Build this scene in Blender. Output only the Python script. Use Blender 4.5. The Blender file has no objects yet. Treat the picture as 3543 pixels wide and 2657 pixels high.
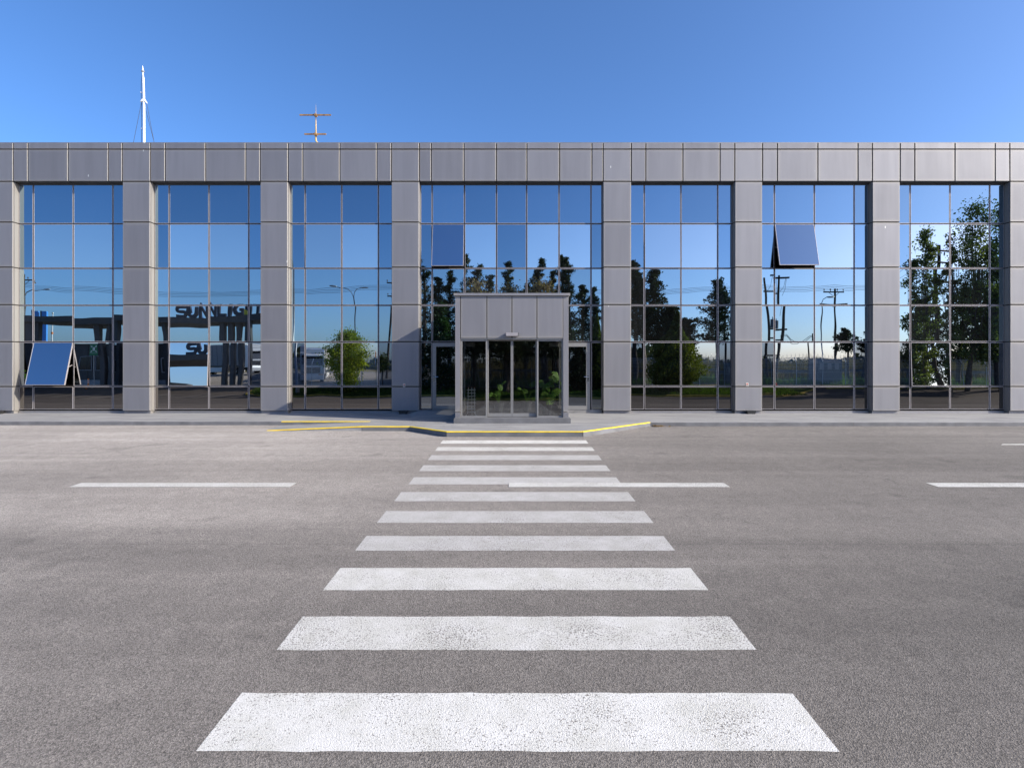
import bpy, math, random
import numpy as np
from mathutils import Vector, Matrix

R = math.radians
rnd = random.Random(7)
scene = bpy.context.scene
col = scene.collection

# ------------------------------------------------------------------ camera
CAM_H = 2.3
cam_d = bpy.data.cameras.new("camera")
cam = bpy.data.objects.new("camera", cam_d)
col.objects.link(cam)
cam.location = (0, 0, CAM_H)
cam.rotation_euler = (R(90), 0, 0)
cam_d.sensor_width = 36
cam_d.lens = 36 * 1891.6 / 3543
cam_d.shift_x = -(1774.7 - 1771.5) / 3543
cam_d.shift_y = -(1328.5 - 1270.0) / 3543
cam_d.clip_start = 0.05
cam_d.clip_end = 4000
scene.camera = cam

# ------------------------------------------------------------------ sky and sun
SUN = Vector((2.9, -1.0, 1.66)).normalized()
sun_el = math.asin(SUN.z)
sun_az = math.atan2(SUN.x, SUN.y)
world = bpy.data.worlds.new("World")
scene.world = world
world.use_nodes = True
wn = world.node_tree
bg = wn.nodes['Background']
sky = wn.nodes.new('ShaderNodeTexSky')
sky.sky_type = 'NISHITA'
sky.sun_disc = False
sky.sun_elevation = sun_el
sky.sun_rotation = sun_az
sky.altitude = 0
sky.air_density = 0.7
sky.dust_density = 1.8
sky.ozone_density = 6.5
hs = wn.nodes.new('ShaderNodeHueSaturation')
hs.inputs['Hue'].default_value = 0.5
hs.inputs['Saturation'].default_value = 1.08
hs.inputs['Value'].default_value = 1.0
wn.links.new(sky.outputs[0], hs.inputs['Color'])
wb = wn.nodes.new('ShaderNodeVectorMath')          # white balance of the whole sky
wb.operation = 'MULTIPLY'
wb.inputs[1].default_value = (1.0, .95, .93)
wn.links.new(hs.outputs[0], wb.inputs[0])
wn.links.new(wb.outputs[0], bg.inputs[0])
bg.inputs[1].default_value = 0.15
sd = bpy.data.lights.new("sun", 'SUN')
sd.energy = 3.9
sd.angle = R(0.53)
sd.color = (1.0, 0.93, 0.80)
so = bpy.data.objects.new("sun", sd)
col.objects.link(so)
so.rotation_euler = SUN.to_track_quat('Z', 'Y').to_euler()
so.location = (30, -10, 40)
scene.view_settings.view_transform = 'Standard'
scene.view_settings.look = 'None'
scene.view_settings.gamma = 1.0
scene.view_settings.use_curve_mapping = False
scene.view_settings.exposure = 1.0
scene.render.engine = 'CYCLES'
cy = scene.cycles
cy.max_bounces = 7
cy.diffuse_bounces = 3
cy.glossy_bounces = 5
cy.transmission_bounces = 4
cy.transparent_max_bounces = 8
cy.caustics_reflective = False
cy.caustics_refractive = False

# ------------------------------------------------------------------ calibration constants
YF = 18.5      # front plane of the cladding
YG = 18.72     # glass plane
YV = 16.0      # front plane of the entrance porch
FPX = 1891.6


def PX(px, Y):                 # x of a feature measured in the photograph, at depth Y
    return (px - 1774.7) * Y / FPX


def PZ(py, Y):
    return CAM_H - (py - 1270.0) * Y / FPX


def mx(px, Y):                 # the same for things met in the mirror glass, standing behind the camera
    return (px - 1774.7) * (2 * YG - Y) / FPX


def mz(py, Y):
    return CAM_H - (py - 1270.0) * (2 * YG - Y) / FPX


PROFILE = [(-1600, 5.0), (-300, 1.6), (-34, 1.4), (-23, .75), (-19, .33), (-16.8, .1), (-12.1, -.4187),
           (16.4, .5674), (17, .6), (60, .6), (1600, .6)]


def ground(Y):
    return float(np.interp(Y, [p[0] for p in PROFILE], [p[1] for p in PROFILE]))


# ------------------------------------------------------------------ materials
def mat(name):
    m = bpy.data.materials.new(name)
    m.use_nodes = True
    nt = m.node_tree
    b = nt.nodes['Principled BSDF']
    return m, nt, b


def N(nt, t, **kw):
    n = nt.nodes.new(t)
    for k, v in kw.items():
        if k in n.inputs.keys():
            n.inputs[k].default_value = v
        else:
            setattr(n, k, v)
    return n


def L(nt, a, b):
    nt.links.new(a, b)


def plain(name, c, rough=.6, metal=0., noise=.12, scale=8., spec=.5, bump=0., bscale=30):
    m, nt, b = mat(name)
    b.inputs['Roughness'].default_value = rough
    b.inputs['Metallic'].default_value = metal
    b.inputs['Specular IOR Level'].default_value = spec
    tc = N(nt, 'ShaderNodeTexCoord')
    nz = N(nt, 'ShaderNodeTexNoise', Scale=scale, Detail=5.)
    L(nt, tc.outputs['Object'], nz.inputs['Vector'])
    r = N(nt, 'ShaderNodeValToRGB')
    r.color_ramp.elements[0].position = .3
    r.color_ramp.elements[1].position = .7
    r.color_ramp.elements[0].color = (*[x * (1 - noise) for x in c], 1)
    r.color_ramp.elements[1].color = (*[min(1, x * (1 + noise)) for x in c], 1)
    L(nt, nz.outputs[0], r.inputs[0])
    L(nt, r.outputs[0], b.inputs['Base Color'])
    if bump:
        n2 = N(nt, 'ShaderNodeTexNoise', Scale=bscale, Detail=4.)
        L(nt, tc.outputs['Object'], n2.inputs['Vector'])
        bp = N(nt, 'ShaderNodeBump', Strength=.6, Distance=bump)
        L(nt, n2.outputs[0], bp.inputs['Height'])
        L(nt, bp.outputs[0], b.inputs['Normal'])
    return m


def cladding_mat():
    m, nt, b = mat('metallic_cladding')
    tc = N(nt, 'ShaderNodeTexCoord')
    oi = N(nt, 'ShaderNodeObjectInfo')
    geo = N(nt, 'ShaderNodeNewGeometry')
    mp = N(nt, 'ShaderNodeMapping')
    mp.inputs['Scale'].default_value = (5, 5, .4)
    L(nt, geo.outputs['Position'], mp.inputs['Vector'])
    nz = N(nt, 'ShaderNodeTexNoise', Scale=1., Detail=5.)
    L(nt, mp.outputs[0], nz.inputs['Vector'])          # vertical rain streaks
    nb = N(nt, 'ShaderNodeTexNoise', Scale=.6, Detail=3.)
    L(nt, geo.outputs['Position'], nb.inputs['Vector'])
    # paler tone along the panel edges
    sx = N(nt, 'ShaderNodeSeparateXYZ')
    L(nt, tc.outputs['Generated'], sx.inputs[0])
    def edge(o):
        a = N(nt, 'ShaderNodeMath', operation='SUBTRACT'); a.inputs[1].default_value = .5
        L(nt, o, a.inputs[0])
        c = N(nt, 'ShaderNodeMath', operation='ABSOLUTE'); L(nt, a.outputs[0], c.inputs[0])
        d = N(nt, 'ShaderNodeMath', operation='MULTIPLY'); d.inputs[1].default_value = 2.
        L(nt, c.outputs[0], d.inputs[0])
        e = N(nt, 'ShaderNodeMath', operation='POWER'); e.inputs[1].default_value = 14.
        L(nt, d.outputs[0], e.inputs[0])
        return e
    ex, ez = edge(sx.outputs[0]), edge(sx.outputs[2])
    mxn = N(nt, 'ShaderNodeMath', operation='MAXIMUM')
    L(nt, ex.outputs[0], mxn.inputs[0]); L(nt, ez.outputs[0], mxn.inputs[1])
    r = N(nt, 'ShaderNodeValToRGB')
    r.color_ramp.elements[0].position = .3
    r.color_ramp.elements[1].position = .62
    r.color_ramp.elements[0].color = (.226, .222, .238, 1)
    r.color_ramp.elements[1].color = (.250, .246, .262, 1)
    L(nt, nz.outputs[0], r.inputs[0])
    hsv = N(nt, 'ShaderNodeHueSaturation')
    mr = N(nt, 'ShaderNodeMapRange'); mr.inputs[3].default_value = .92; mr.inputs[4].default_value = 1.08
    L(nt, oi.outputs['Random'], mr.inputs[0])
    L(nt, mr.outputs[0], hsv.inputs['Value'])
    L(nt, r.outputs[0], hsv.inputs['Color'])
    mix = N(nt, 'ShaderNodeMix', data_type='RGBA')
    L(nt, mxn.outputs[0], mix.inputs[0])
    mix.inputs[0].default_value = 0
    L(nt, hsv.outputs[0], mix.inputs[6])
    mix.inputs[7].default_value = (.33, .31, .29, 1)
    # bird marks and scuffs
    mp2 = N(nt, 'ShaderNodeMapping'); mp2.inputs['Scale'].default_value = (1, 1, .35)
    L(nt, geo.outputs['Position'], mp2.inputs['Vector'])
    vo = N(nt, 'ShaderNodeTexVoronoi', Scale=1.5); L(nt, mp2.outputs[0], vo.inputs['Vector'])
    vm = N(nt, 'ShaderNodeMapRange'); vm.inputs[1].default_value = .018; vm.inputs[2].default_value = .026
    vm.inputs[3].default_value = .9; vm.inputs[4].default_value = 0
    L(nt, vo.outputs['Distance'], vm.inputs[0])
    mk = N(nt, 'ShaderNodeMix', data_type='RGBA'); mk.inputs[7].default_value = (.7, .7, .66, 1)
    L(nt, vm.outputs[0], mk.inputs[0]); L(nt, mix.outputs[2], mk.inputs[6])
    L(nt, mk.outputs[2], b.inputs['Base Color'])
    b.inputs['Metallic'].default_value = .56
    rr = N(nt, 'ShaderNodeMapRange'); rr.inputs[3].default_value = .58; rr.inputs[4].default_value = .66
    L(nt, nb.outputs[0], rr.inputs[0])
    L(nt, rr.outputs[0], b.inputs['Roughness'])
    # faint oil canning of the sheet
    n3 = N(nt, 'ShaderNodeTexNoise', Scale=1.3, Detail=1.)
    L(nt, geo.outputs['Position'], n3.inputs['Vector'])
    bp = N(nt, 'ShaderNodeBump', Strength=.7, Distance=.006)
    L(nt, n3.outputs[0], bp.inputs['Height'])
    L(nt, bp.outputs[0], b.inputs['Normal'])
    return m


def glass_mat(name, tint, haze, wave=.0024):
    """solar control glass: a tinted mirror with a film of dust, slightly wavy"""
    m = bpy.data.materials.new(name)
    m.use_nodes = True
    nt = m.node_tree
    nt.nodes.clear()
    out = N(nt, 'ShaderNodeOutputMaterial')
    gl = N(nt, 'ShaderNodeBsdfGlossy', Roughness=0.0)
    gl.inputs['Color'].default_value = (*tint, 1)
    tn = N(nt, 'ShaderNodeHueSaturation'); tn.inputs['Color'].default_value = (*tint, 1)
    df = N(nt, 'ShaderNodeBsdfDiffuse')
    df.inputs['Color'].default_value = (.5, .5, .48, 1)
    mix = N(nt, 'ShaderNodeMixShader')
    tc = N(nt, 'ShaderNodeTexCoord')
    oi = N(nt, 'ShaderNodeObjectInfo')
    geo = N(nt, 'ShaderNodeNewGeometry')
    ad = N(nt, 'ShaderNodeVectorMath', operation='ADD')
    sc = N(nt, 'ShaderNodeVectorMath', operation='SCALE')
    sc.inputs[0].default_value = (37, 11, 53)
    L(nt, oi.outputs['Random'], sc.inputs['Scale'])
    tv = N(nt, 'ShaderNodeMapRange'); tv.inputs[3].default_value = .88; tv.inputs[4].default_value = 1.14
    L(nt, oi.outputs['Random'], tv.inputs[0]); L(nt, tv.outputs[0], tn.inputs['Value']); L(nt, tn.outputs[0], gl.inputs['Color'])
    L(nt, tc.outputs['Object'], ad.inputs[0]); L(nt, sc.outputs[0], ad.inputs[1])
    n1 = N(nt, 'ShaderNodeTexNoise', Scale=.75, Detail=1.)
    L(nt, ad.outputs[0], n1.inputs['Vector'])
    bp = N(nt, 'ShaderNodeBump', Strength=1., Distance=wave)
    L(nt, n1.outputs[0], bp.inputs['Height'])
    L(nt, bp.outputs[0], gl.inputs['Normal'])
    # dust: more towards the lower edge, streaked
    mp = N(nt, 'ShaderNodeMapping'); mp.inputs['Scale'].default_value = (7, 7, 1.2)
    L(nt, ad.outputs[0], mp.inputs[0])
    n2 = N(nt, 'ShaderNodeTexNoise', Scale=1., Detail=5.)
    L(nt, mp.outputs[0], n2.inputs['Vector'])
    sx = N(nt, 'ShaderNodeSeparateXYZ'); L(nt, tc.outputs['Generated'], sx.inputs[0])
    inv = N(nt, 'ShaderNodeMath', operation='SUBTRACT'); inv.inputs[0].default_value = 1.
    L(nt, sx.outputs[2], inv.inputs[1])
    pw = N(nt, 'ShaderNodeMath', operation='POWER'); pw.inputs[1].default_value = 6.
    L(nt, inv.outputs[0], pw.inputs[0])
    a1 = N(nt, 'ShaderNodeMath', operation='MULTIPLY_ADD'); a1.inputs[1].default_value = .35; a1.inputs[2].default_value = .55
    L(nt, pw.outputs[0], a1.inputs[0])
    rp = N(nt, 'ShaderNodeMath', operation='POWER'); rp.inputs[1].default_value = 3.
    L(nt, oi.outputs['Random'], rp.inputs[0])
    a2 = N(nt, 'ShaderNodeMath', operation='MULTIPLY_ADD'); a2.inputs[1].default_value = 1.6
    L(nt, rp.outputs[0], a2.inputs[0]); L(nt, a1.outputs[0], a2.inputs[2])
    m2 = N(nt, 'ShaderNodeMath', operation='MULTIPLY'); L(nt, n2.outputs[0], m2.inputs[0]); L(nt, a2.outputs[0], m2.inputs[1])
    m3 = N(nt, 'ShaderNodeMath', operation='MULTIPLY'); m3.inputs[1].default_value = haze
    L(nt, m2.outputs[0], m3.inputs[0])
    L(nt, m3.outputs[0], mix.inputs[0])
    L(nt, gl.outputs[0], mix.inputs[1]); L(nt, df.outputs[0], mix.inputs[2])
    L(nt, mix.outputs[0], out.inputs[0])
    return m


def clear_glass(name, tint=(.55, .56, .55), refl=.18):
    m = bpy.data.materials.new(name)
    m.use_nodes = True
    nt = m.node_tree
    nt.nodes.clear()
    out = N(nt, 'ShaderNodeOutputMaterial')
    gl = N(nt, 'ShaderNodeBsdfGlossy', Roughness=0.0)
    gl.inputs['Color'].default_value = (.9, .92, .95, 1)
    tr = N(nt, 'ShaderNodeBsdfTransparent')
    tr.inputs['Color'].default_value = (*tint, 1)
    lw = N(nt, 'ShaderNodeLayerWeight', Blend=.15)
    mr = N(nt, 'ShaderNodeMapRange'); mr.inputs[3].default_value = refl; mr.inputs[4].default_value = .9
    L(nt, lw.outputs['Fresnel'], mr.inputs[0])
    geo = N(nt, 'ShaderNodeNewGeometry')
    n1 = N(nt, 'ShaderNodeTexNoise', Scale=1.6, Detail=1.)
    L(nt, geo.outputs['Position'], n1.inputs['Vector'])
    bp = N(nt, 'ShaderNodeBump', Strength=1., Distance=.0012)
    L(nt, n1.outputs[0], bp.inputs['Height'])
    L(nt, bp.outputs[0], gl.inputs['Normal'])
    mix = N(nt, 'ShaderNodeMixShader')
    L(nt, mr.outputs[0], mix.inputs[0])
    L(nt, tr.outputs[0], mix.inputs[1]); L(nt, gl.outputs[0], mix.inputs[2])
    L(nt, mix.outputs[0], out.inputs[0])
    return m


def asphalt_nodes(nt, geo):
    """returns a colour socket and a height socket of worn asphalt, driven by world position"""
    pos = geo.outputs['Position']
    fine = N(nt, 'ShaderNodeTexVoronoi', Scale=120.); fine.feature = 'F1'
    L(nt, pos, fine.inputs['Vector'])
    cellrgb = N(nt, 'ShaderNodeSeparateColor'); L(nt, fine.outputs['Color'], cellrgb.inputs[0])
    med = N(nt, 'ShaderNodeTexNoise', Scale=60., Detail=7., Roughness=.8)
    L(nt, pos, med.inputs['Vector'])
    mp = N(nt, 'ShaderNodeMapping'); mp.inputs['Scale'].default_value = (.05, .85, 1)
    mp.inputs['Rotation'].default_value = (0, 0, R(-1.2))
    L(nt, pos, mp.inputs[0])
    wv = N(nt, 'ShaderNodeTexNoise', Scale=1., Detail=6., Roughness=.6, Distortion=.6)   # tyre tracks run along the road
    L(nt, mp.outputs[0], wv.inputs['Vector'])
    big = N(nt, 'ShaderNodeTexNoise', Scale=.28, Detail=5., Roughness=.6)
    L(nt, pos, big.inputs['Vector'])
    mottle = N(nt, 'ShaderNodeTexNoise', Scale=4.5, Detail=5., Roughness=.65)
    L(nt, pos, mottle.inputs['Vector'])

    def mul_add(o, a, c):
        n = N(nt, 'ShaderNodeMath', operation='MULTIPLY_ADD'); n.inputs[1].default_value = a; n.inputs[2].default_value = c
        L(nt, o, n.inputs[0]); return n.outputs[0]

    def mul(a, b_):
        n = N(nt, 'ShaderNodeMath', operation='MULTIPLY'); L(nt, a, n.inputs[0]); L(nt, b_, n.inputs[1]); return n.outputs[0]
    v = mul(mul_add(cellrgb.outputs[0], .8, .60), mul_add(med.outputs[0], 1.8, .1))
    # open pits between the stones
    pit = N(nt, 'ShaderNodeMapRange'); pit.inputs[1].default_value = .34; pit.inputs[2].default_value = .44
    pit.inputs[3].default_value = .35; pit.inputs[4].default_value = 1
    L(nt, med.outputs[0], pit.inputs[0])
    v = mul(v, pit.outputs[0])
    v = mul(v, mul_add(wv.outputs[0], .85, .575))
    v = mul(v, mul_add(big.outputs[0], .7, .65))
    v = mul(v, mul_add(mottle.outputs[0], .5, .75))
    # surfacing darker towards +x
    sp = N(nt, 'ShaderNodeSeparateXYZ'); L(nt, pos, sp.inputs[0])
    mr = N(nt, 'ShaderNodeMapRange'); mr.inputs[1].default_value = -5; mr.inputs[2].default_value = 5
    mr.inputs[3].default_value = 1.20; mr.inputs[4].default_value = .66
    wob = mul_add(big.outputs[0], 7., -3.5)
    xa = N(nt, 'ShaderNodeMath', operation='ADD'); L(nt, sp.outputs[0], xa.inputs[0]); L(nt, wob, xa.inputs[1])
    L(nt, xa.outputs[0], mr.inputs[0])
    v = mul(v, mr.outputs[0])
    # paler dusty gutter along the kerb
    gt = N(nt, 'ShaderNodeMapRange'); gt.inputs[1].default_value = 10.8; gt.inputs[2].default_value = 15.5
    gt.inputs[3].default_value = 0; gt.inputs[4].default_value = 1
    ya = N(nt, 'ShaderNodeMath', operation='ADD'); L(nt, sp.outputs[1], ya.inputs[0]); L(nt, mul_add(wv.outputs[0], 5., -2.5), ya.inputs[1])
    L(nt, ya.outputs[0], gt.inputs[0])
    oil = N(nt, 'ShaderNodeTexNoise', Scale=1.1, Detail=2.)
    L(nt, pos, oil.inputs['Vector'])
    om = N(nt, 'ShaderNodeMapRange'); om.inputs[1].default_value = .66; om.inputs[2].default_value = .74
    om.inputs[3].default_value = 1; om.inputs[4].default_value = .80
    L(nt, oil.outputs[0], om.inputs[0])
    v = mul(v, om.outputs[0])
    ck = N(nt, 'ShaderNodeTexVoronoi', Scale=.33); ck.feature = 'DISTANCE_TO_EDGE'
    cw = N(nt, 'ShaderNodeVectorMath', operation='MULTIPLY_ADD'); cw.inputs[1].default_value = (.7, .7, 0)
    L(nt, mottle.outputs['Color'], cw.inputs[0]); L(nt, pos, cw.inputs[2]); L(nt, cw.outputs[0], ck.inputs['Vector'])
    cm_ = N(nt, 'ShaderNodeMapRange'); cm_.inputs[1].default_value = 0; cm_.inputs[2].default_value = .0022
    cm_.inputs[3].default_value = .70; cm_.inputs[4].default_value = 1
    L(nt, ck.outputs['Distance'], cm_.inputs[0])
    v = mul(v, cm_.outputs[0])
    # near lane darker; falloff of grazing light towards the camera put into the colour
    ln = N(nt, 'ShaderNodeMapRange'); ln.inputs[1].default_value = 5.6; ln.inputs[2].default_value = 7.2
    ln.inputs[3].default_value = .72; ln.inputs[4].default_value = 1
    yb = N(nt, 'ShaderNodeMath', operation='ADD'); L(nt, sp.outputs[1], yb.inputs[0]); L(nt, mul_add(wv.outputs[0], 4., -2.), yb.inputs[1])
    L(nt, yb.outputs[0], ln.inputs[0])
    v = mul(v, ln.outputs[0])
    base = N(nt, 'ShaderNodeMix', data_type='RGBA', blend_type='MULTIPLY')
    base.inputs[0].default_value = 1
    cmb = N(nt, 'ShaderNodeCombineColor')
    for i in range(3):
        L(nt, v, cmb.inputs[i])
    tint = N(nt, 'ShaderNodeMix', data_type='RGBA')
    tint.inputs[6].default_value = (.240, .214, .190, 1)
    tint.inputs[7].default_value = (.29, .262, .238, 1)
    L(nt, gt.outputs[0], tint.inputs[0])
    L(nt, tint.outputs[2], base.inputs[6]); L(nt, cmb.outputs[0], base.inputs[7])
    # straight construction joint across the lane
    jt = N(nt, 'ShaderNodeMath', operation='SUBTRACT'); jt.inputs[1].default_value = 6.42
    L(nt, sp.outputs[1], jt.inputs[0])
    ja = N(nt, 'ShaderNodeMath', operation='ADD'); L(nt, jt.outputs[0], ja.inputs[0]); L(nt, mul_add(mottle.outputs[0], .05, -.025), ja.inputs[1])
    jb = N(nt, 'ShaderNodeMath', operation='ABSOLUTE'); L(nt, ja.outputs[0], jb.inputs[0])
    jm = N(nt, 'ShaderNodeMapRange'); jm.inputs[1].default_value = 0; jm.inputs[2].default_value = .035
    jm.inputs[3].default_value = .88; jm.inputs[4].default_value = 1
    L(nt, jb.outputs[0], jm.inputs[0])
    fin = N(nt, 'ShaderNodeVectorMath', operation='SCALE')
    L(nt, base.outputs[2], fin.inputs[0]); L(nt, jm.outputs[0], fin.inputs['Scale'])
    h = mul(mul_add(fine.outputs['Distance'], 1., 0.), mul_add(med.outputs[0], 1.4, .2))
    return fin.outputs[0], h, (mottle, med, big, sp)


def asphalt_mat():
    m, nt, b = mat('asphalt')
    geo = N(nt, 'ShaderNodeNewGeometry')
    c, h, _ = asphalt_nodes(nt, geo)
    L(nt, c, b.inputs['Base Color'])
    b.inputs['Roughness'].default_value = .85
    b.inputs['Specular IOR Level'].default_value = .35
    bp = N(nt, 'ShaderNodeBump', Strength=1., Distance=.004)
    L(nt, h, bp.inputs['Height'])
    L(nt, bp.outputs[0], b.inputs['Normal'])
    return m


def paint_mat(name, c, wear=.5):
    m, nt, b = mat(name)
    geo = N(nt, 'ShaderNodeNewGeometry')
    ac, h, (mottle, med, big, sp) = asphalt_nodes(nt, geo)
    fl = N(nt, 'ShaderNodeTexNoise', Scale=80., Detail=6., Roughness=.7)
    L(nt, geo.outputs['Position'], fl.inputs['Vector'])
    ar = N(nt, 'ShaderNodeTexNoise', Scale=1.6, Detail=3.)
    L(nt, geo.outputs['Position'], ar.inputs['Vector'])
    a = N(nt, 'ShaderNodeMath', operation='MULTIPLY_ADD'); a.inputs[1].default_value = .22
    L(nt, ar.outputs[0], a.inputs[0]); L(nt, fl.outputs[0], a.inputs[2])
    r = N(nt, 'ShaderNodeValToRGB')
    r.color_ramp.elements[0].position = .715 - .06 * wear
    r.color_ramp.elements[1].position = .765 - .06 * wear
    r.color_ramp.elements[0].color = (0, 0, 0, 1); r.color_ramp.elements[1].color = (1, 1, 1, 1)
    L(nt, a.outputs[0], r.inputs[0])
    dirt = N(nt, 'ShaderNodeMix', data_type='RGBA')
    dr = N(nt, 'ShaderNodeMapRange'); dr.inputs[1].default_value = .35; dr.inputs[2].default_value = .75
    L(nt, mottle.outputs[0], dr.inputs[0])
    L(nt, dr.outputs[0], dirt.inputs[0])
    dirt.inputs[6].default_value = (*c, 1)
    dirt.inputs[7].default_value = (*[x * .8 for x in c[:2]], c[2] * .76, 1)
    mix = N(nt, 'ShaderNodeMix', data_type='RGBA')
    L(nt, r.outputs[0], mix.inputs[0])
    L(nt, dirt.outputs[2], mix.inputs[6]); L(nt, ac, mix.inputs[7])
    # farther stripes carry more tyre dirt
    L(nt, mix.outputs[2], b.inputs['Base Color'])
    b.inputs['Roughness'].default_value = .7
    b.inputs['Specular IOR Level'].default_value = .3
    bp = N(nt, 'ShaderNodeBump', Strength=.8, Distance=.0035)
    L(nt, h, bp.inputs['Height'])
    L(nt, bp.outputs[0], b.inputs['Normal'])
    return m


def pavement_mat():
    m, nt, b = mat('painted_concrete')
    geo = N(nt, 'ShaderNodeNewGeometry')
    mp = N(nt, 'ShaderNodeMapping'); mp.inputs['Scale'].default_value = (.5, 2.4, 2)
    L(nt, geo.outputs['Position'], mp.inputs[0])
    n1 = N(nt, 'ShaderNodeTexNoise', Scale=1.6, Detail=7., Roughness=.62, Distortion=.5)
    L(nt, mp.outputs[0], n1.inputs['Vector'])
    n2 = N(nt, 'ShaderNodeTexNoise', Scale=60., Detail=3.)
    L(nt, geo.outputs['Position'], n2.inputs['Vector'])
    r = N(nt, 'ShaderNodeValToRGB')
    r.color_ramp.elements[0].position = .33; r.color_ramp.elements[1].position = .68
    r.color_ramp.elements[0].color = (.20, .196, .198, 1); r.color_ramp.elements[1].color = (.34, .33, .32, 1)
    L(nt, n1.outputs[0], r.inputs[0])
    # hairline cracks
    vo = N(nt, 'ShaderNodeTexVoronoi', Scale=.45); vo.feature = 'DISTANCE_TO_EDGE'
    wp = N(nt, 'ShaderNodeTexNoise', Scale=3., Detail=4.)
    L(nt, geo.outputs['Position'], wp.inputs['Vector'])
    ad = N(nt, 'ShaderNodeVectorMath', operation='MULTIPLY_ADD'); ad.inputs[1].default_value = (.5, .5, .5)
    L(nt, wp.outputs['Color'], ad.inputs[0]); L(nt, geo.outputs['Position'], ad.inputs[2])
    L(nt, ad.outputs[0], vo.inputs['Vector'])
    cr = N(nt, 'ShaderNodeMapRange'); cr.inputs[1].default_value = 0; cr.inputs[2].default_value = .008
    cr.inputs[3].default_value = .72; cr.inputs[4].default_value = 1
    L(nt, vo.outputs['Distance'], cr.inputs[0])
    s = N(nt, 'ShaderNodeVectorMath', operation='SCALE')
    L(nt, r.outputs[0], s.inputs[0]); L(nt, cr.outputs[0], s.inputs['Scale'])
    L(nt, s.outputs[0], b.inputs['Base Color'])
    b.inputs['Roughness'].default_value = .62
    bp = N(nt, 'ShaderNodeBump', Strength=.5, Distance=.004)
    L(nt, n2.outputs[0], bp.inputs['Height'])
    L(nt, bp.outputs[0], b.inputs['Normal'])
    return m


def leaf_mat(name, c, trans=.35, var=.35):
    m = bpy.data.materials.new(name)
    m.use_nodes = True
    nt = m.node_tree
    nt.nodes.clear()
    out = N(nt, 'ShaderNodeOutputMaterial')
    df = N(nt, 'ShaderNodeBsdfDiffuse')
    tl = N(nt, 'ShaderNodeBsdfTranslucent')
    gl = N(nt, 'ShaderNodeBsdfGlossy', Roughness=.45)
    gl.inputs['Color'].default_value = (.5, .5, .5, 1)
    geo = N(nt, 'ShaderNodeNewGeometry')
    nz = N(nt, 'ShaderNodeTexNoise', Scale=2.3, Detail=4.)
    L(nt, geo.outputs['Position'], nz.inputs['Vector'])
    r = N(nt, 'ShaderNodeValToRGB')
    r.color_ramp.elements[0].position = .35; r.color_ramp.elements[1].position = .65
    r.color_ramp.elements[0].color = (*[x * (1 - var) for x in c], 1)
    r.color_ramp.elements[1].color = (*[x * (1 + var) for x in c], 1)
    L(nt, nz.outputs[0], r.inputs[0])
    L(nt, r.outputs[0], df.inputs[0])
    tcol = N(nt, 'ShaderNodeVectorMath', operation='MULTIPLY'); tcol.inputs[1].default_value = (1.3, 1.5, .6)
    L(nt, r.outputs[0], tcol.inputs[0]); L(nt, tcol.outputs[0], tl.inputs[0])
    m1 = N(nt, 'ShaderNodeMixShader'); m1.inputs[0].default_value = trans
    L(nt, df.outputs[0], m1.inputs[1]); L(nt, tl.outputs[0], m1.inputs[2])
    m2 = N(nt, 'ShaderNodeMixShader'); m2.inputs[0].default_value = .03
    L(nt, m1.outputs[0], m2.inputs[1]); L(nt, gl.outputs[0], m2.inputs[2])
    L(nt, m2.outputs[0], out.inputs[0])
    return m


def ground_mat(name, c1, c2, scale=.5):
    m, nt, b = mat(name)
    geo = N(nt, 'ShaderNodeNewGeometry')
    n1 = N(nt, 'ShaderNodeTexNoise', Scale=scale, Detail=8., Roughness=.7)
    L(nt, geo.outputs['Position'], n1.inputs['Vector'])
    r = N(nt, 'ShaderNodeValToRGB')
    r.color_ramp.elements[0].position = .35; r.color_ramp.elements[1].position = .65
    r.color_ramp.elements[0].color = (*c1, 1); r.color_ramp.elements[1].color = (*c2, 1)
    L(nt, n1.outputs[0], r.inputs[0])
    L(nt, r.outputs[0], b.inputs['Base Color'])
    b.inputs['Roughness'].default_value = .95
    b.inputs['Specular IOR Level'].default_value = .1
    return m


M = {}
M['clad'] = cladding_mat()
M['dark_joint'] = plain('dark_joint', (.025, .02, .018), .8)
M['frame'] = plain('aluminium_edge', (.42, .385, .385), .45, .4, noise=.08)
M['door_frame'] = plain('grey_door_frame', (.27, .265, .26), .45, .3, noise=.05)
M['glass_blue'] = glass_mat('blue_mirror_glass', (.245, .335, .405), .014)
M['glass_mid'] = glass_mat('middle_mirror_glass', (.36, .44, .47), .02)
M['glass_sash'] = glass_mat('sky_tinted_sash_glass', (.30, .375, .45), .012)  # open sashes: same glass, high-sky reflection put into a bluer tint
M['glass_low'] = glass_mat('bottom_row_glass', (.17, .162, .158), .008)
M['glass_clear'] = glass_mat('pale_mirror_glass', (.60, .61, .60), .004)
M['glass_dark'] = glass_mat('dark_mirror_glass', (.20, .23, .27), .008)
M['door_glass'] = clear_glass('door_glass')
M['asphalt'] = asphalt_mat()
M['white_paint'] = paint_mat('white_road_paint', (.64, .62, .585), .75)
M['grey_paint'] = paint_mat('greyed_road_paint', (.58, .56, .525), 1.1)
M['worn_paint'] = paint_mat('worn_road_paint', (.47, .45, .43), .9)
M['pave'] = pavement_mat()
M['kerb_face'] = plain('grey_painted_kerb', (.14, .14, .147), .7, noise=.22, scale=3, bump=.005)
M['yellow'] = plain('yellow_kerb_paint', (.78, .56, .02), .55, noise=.12, scale=5)
M['old_yellow'] = plain('faded_yellow_paint', (.60, .45, .08), .7, noise=.3, scale=3)
M['kerb'] = plain('kerb_concrete', (.30, .30, .31), .8, noise=.18, scale=5, bump=.004)
M['black'] = plain('black_plastic', (.02, .02, .02), .5)
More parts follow.
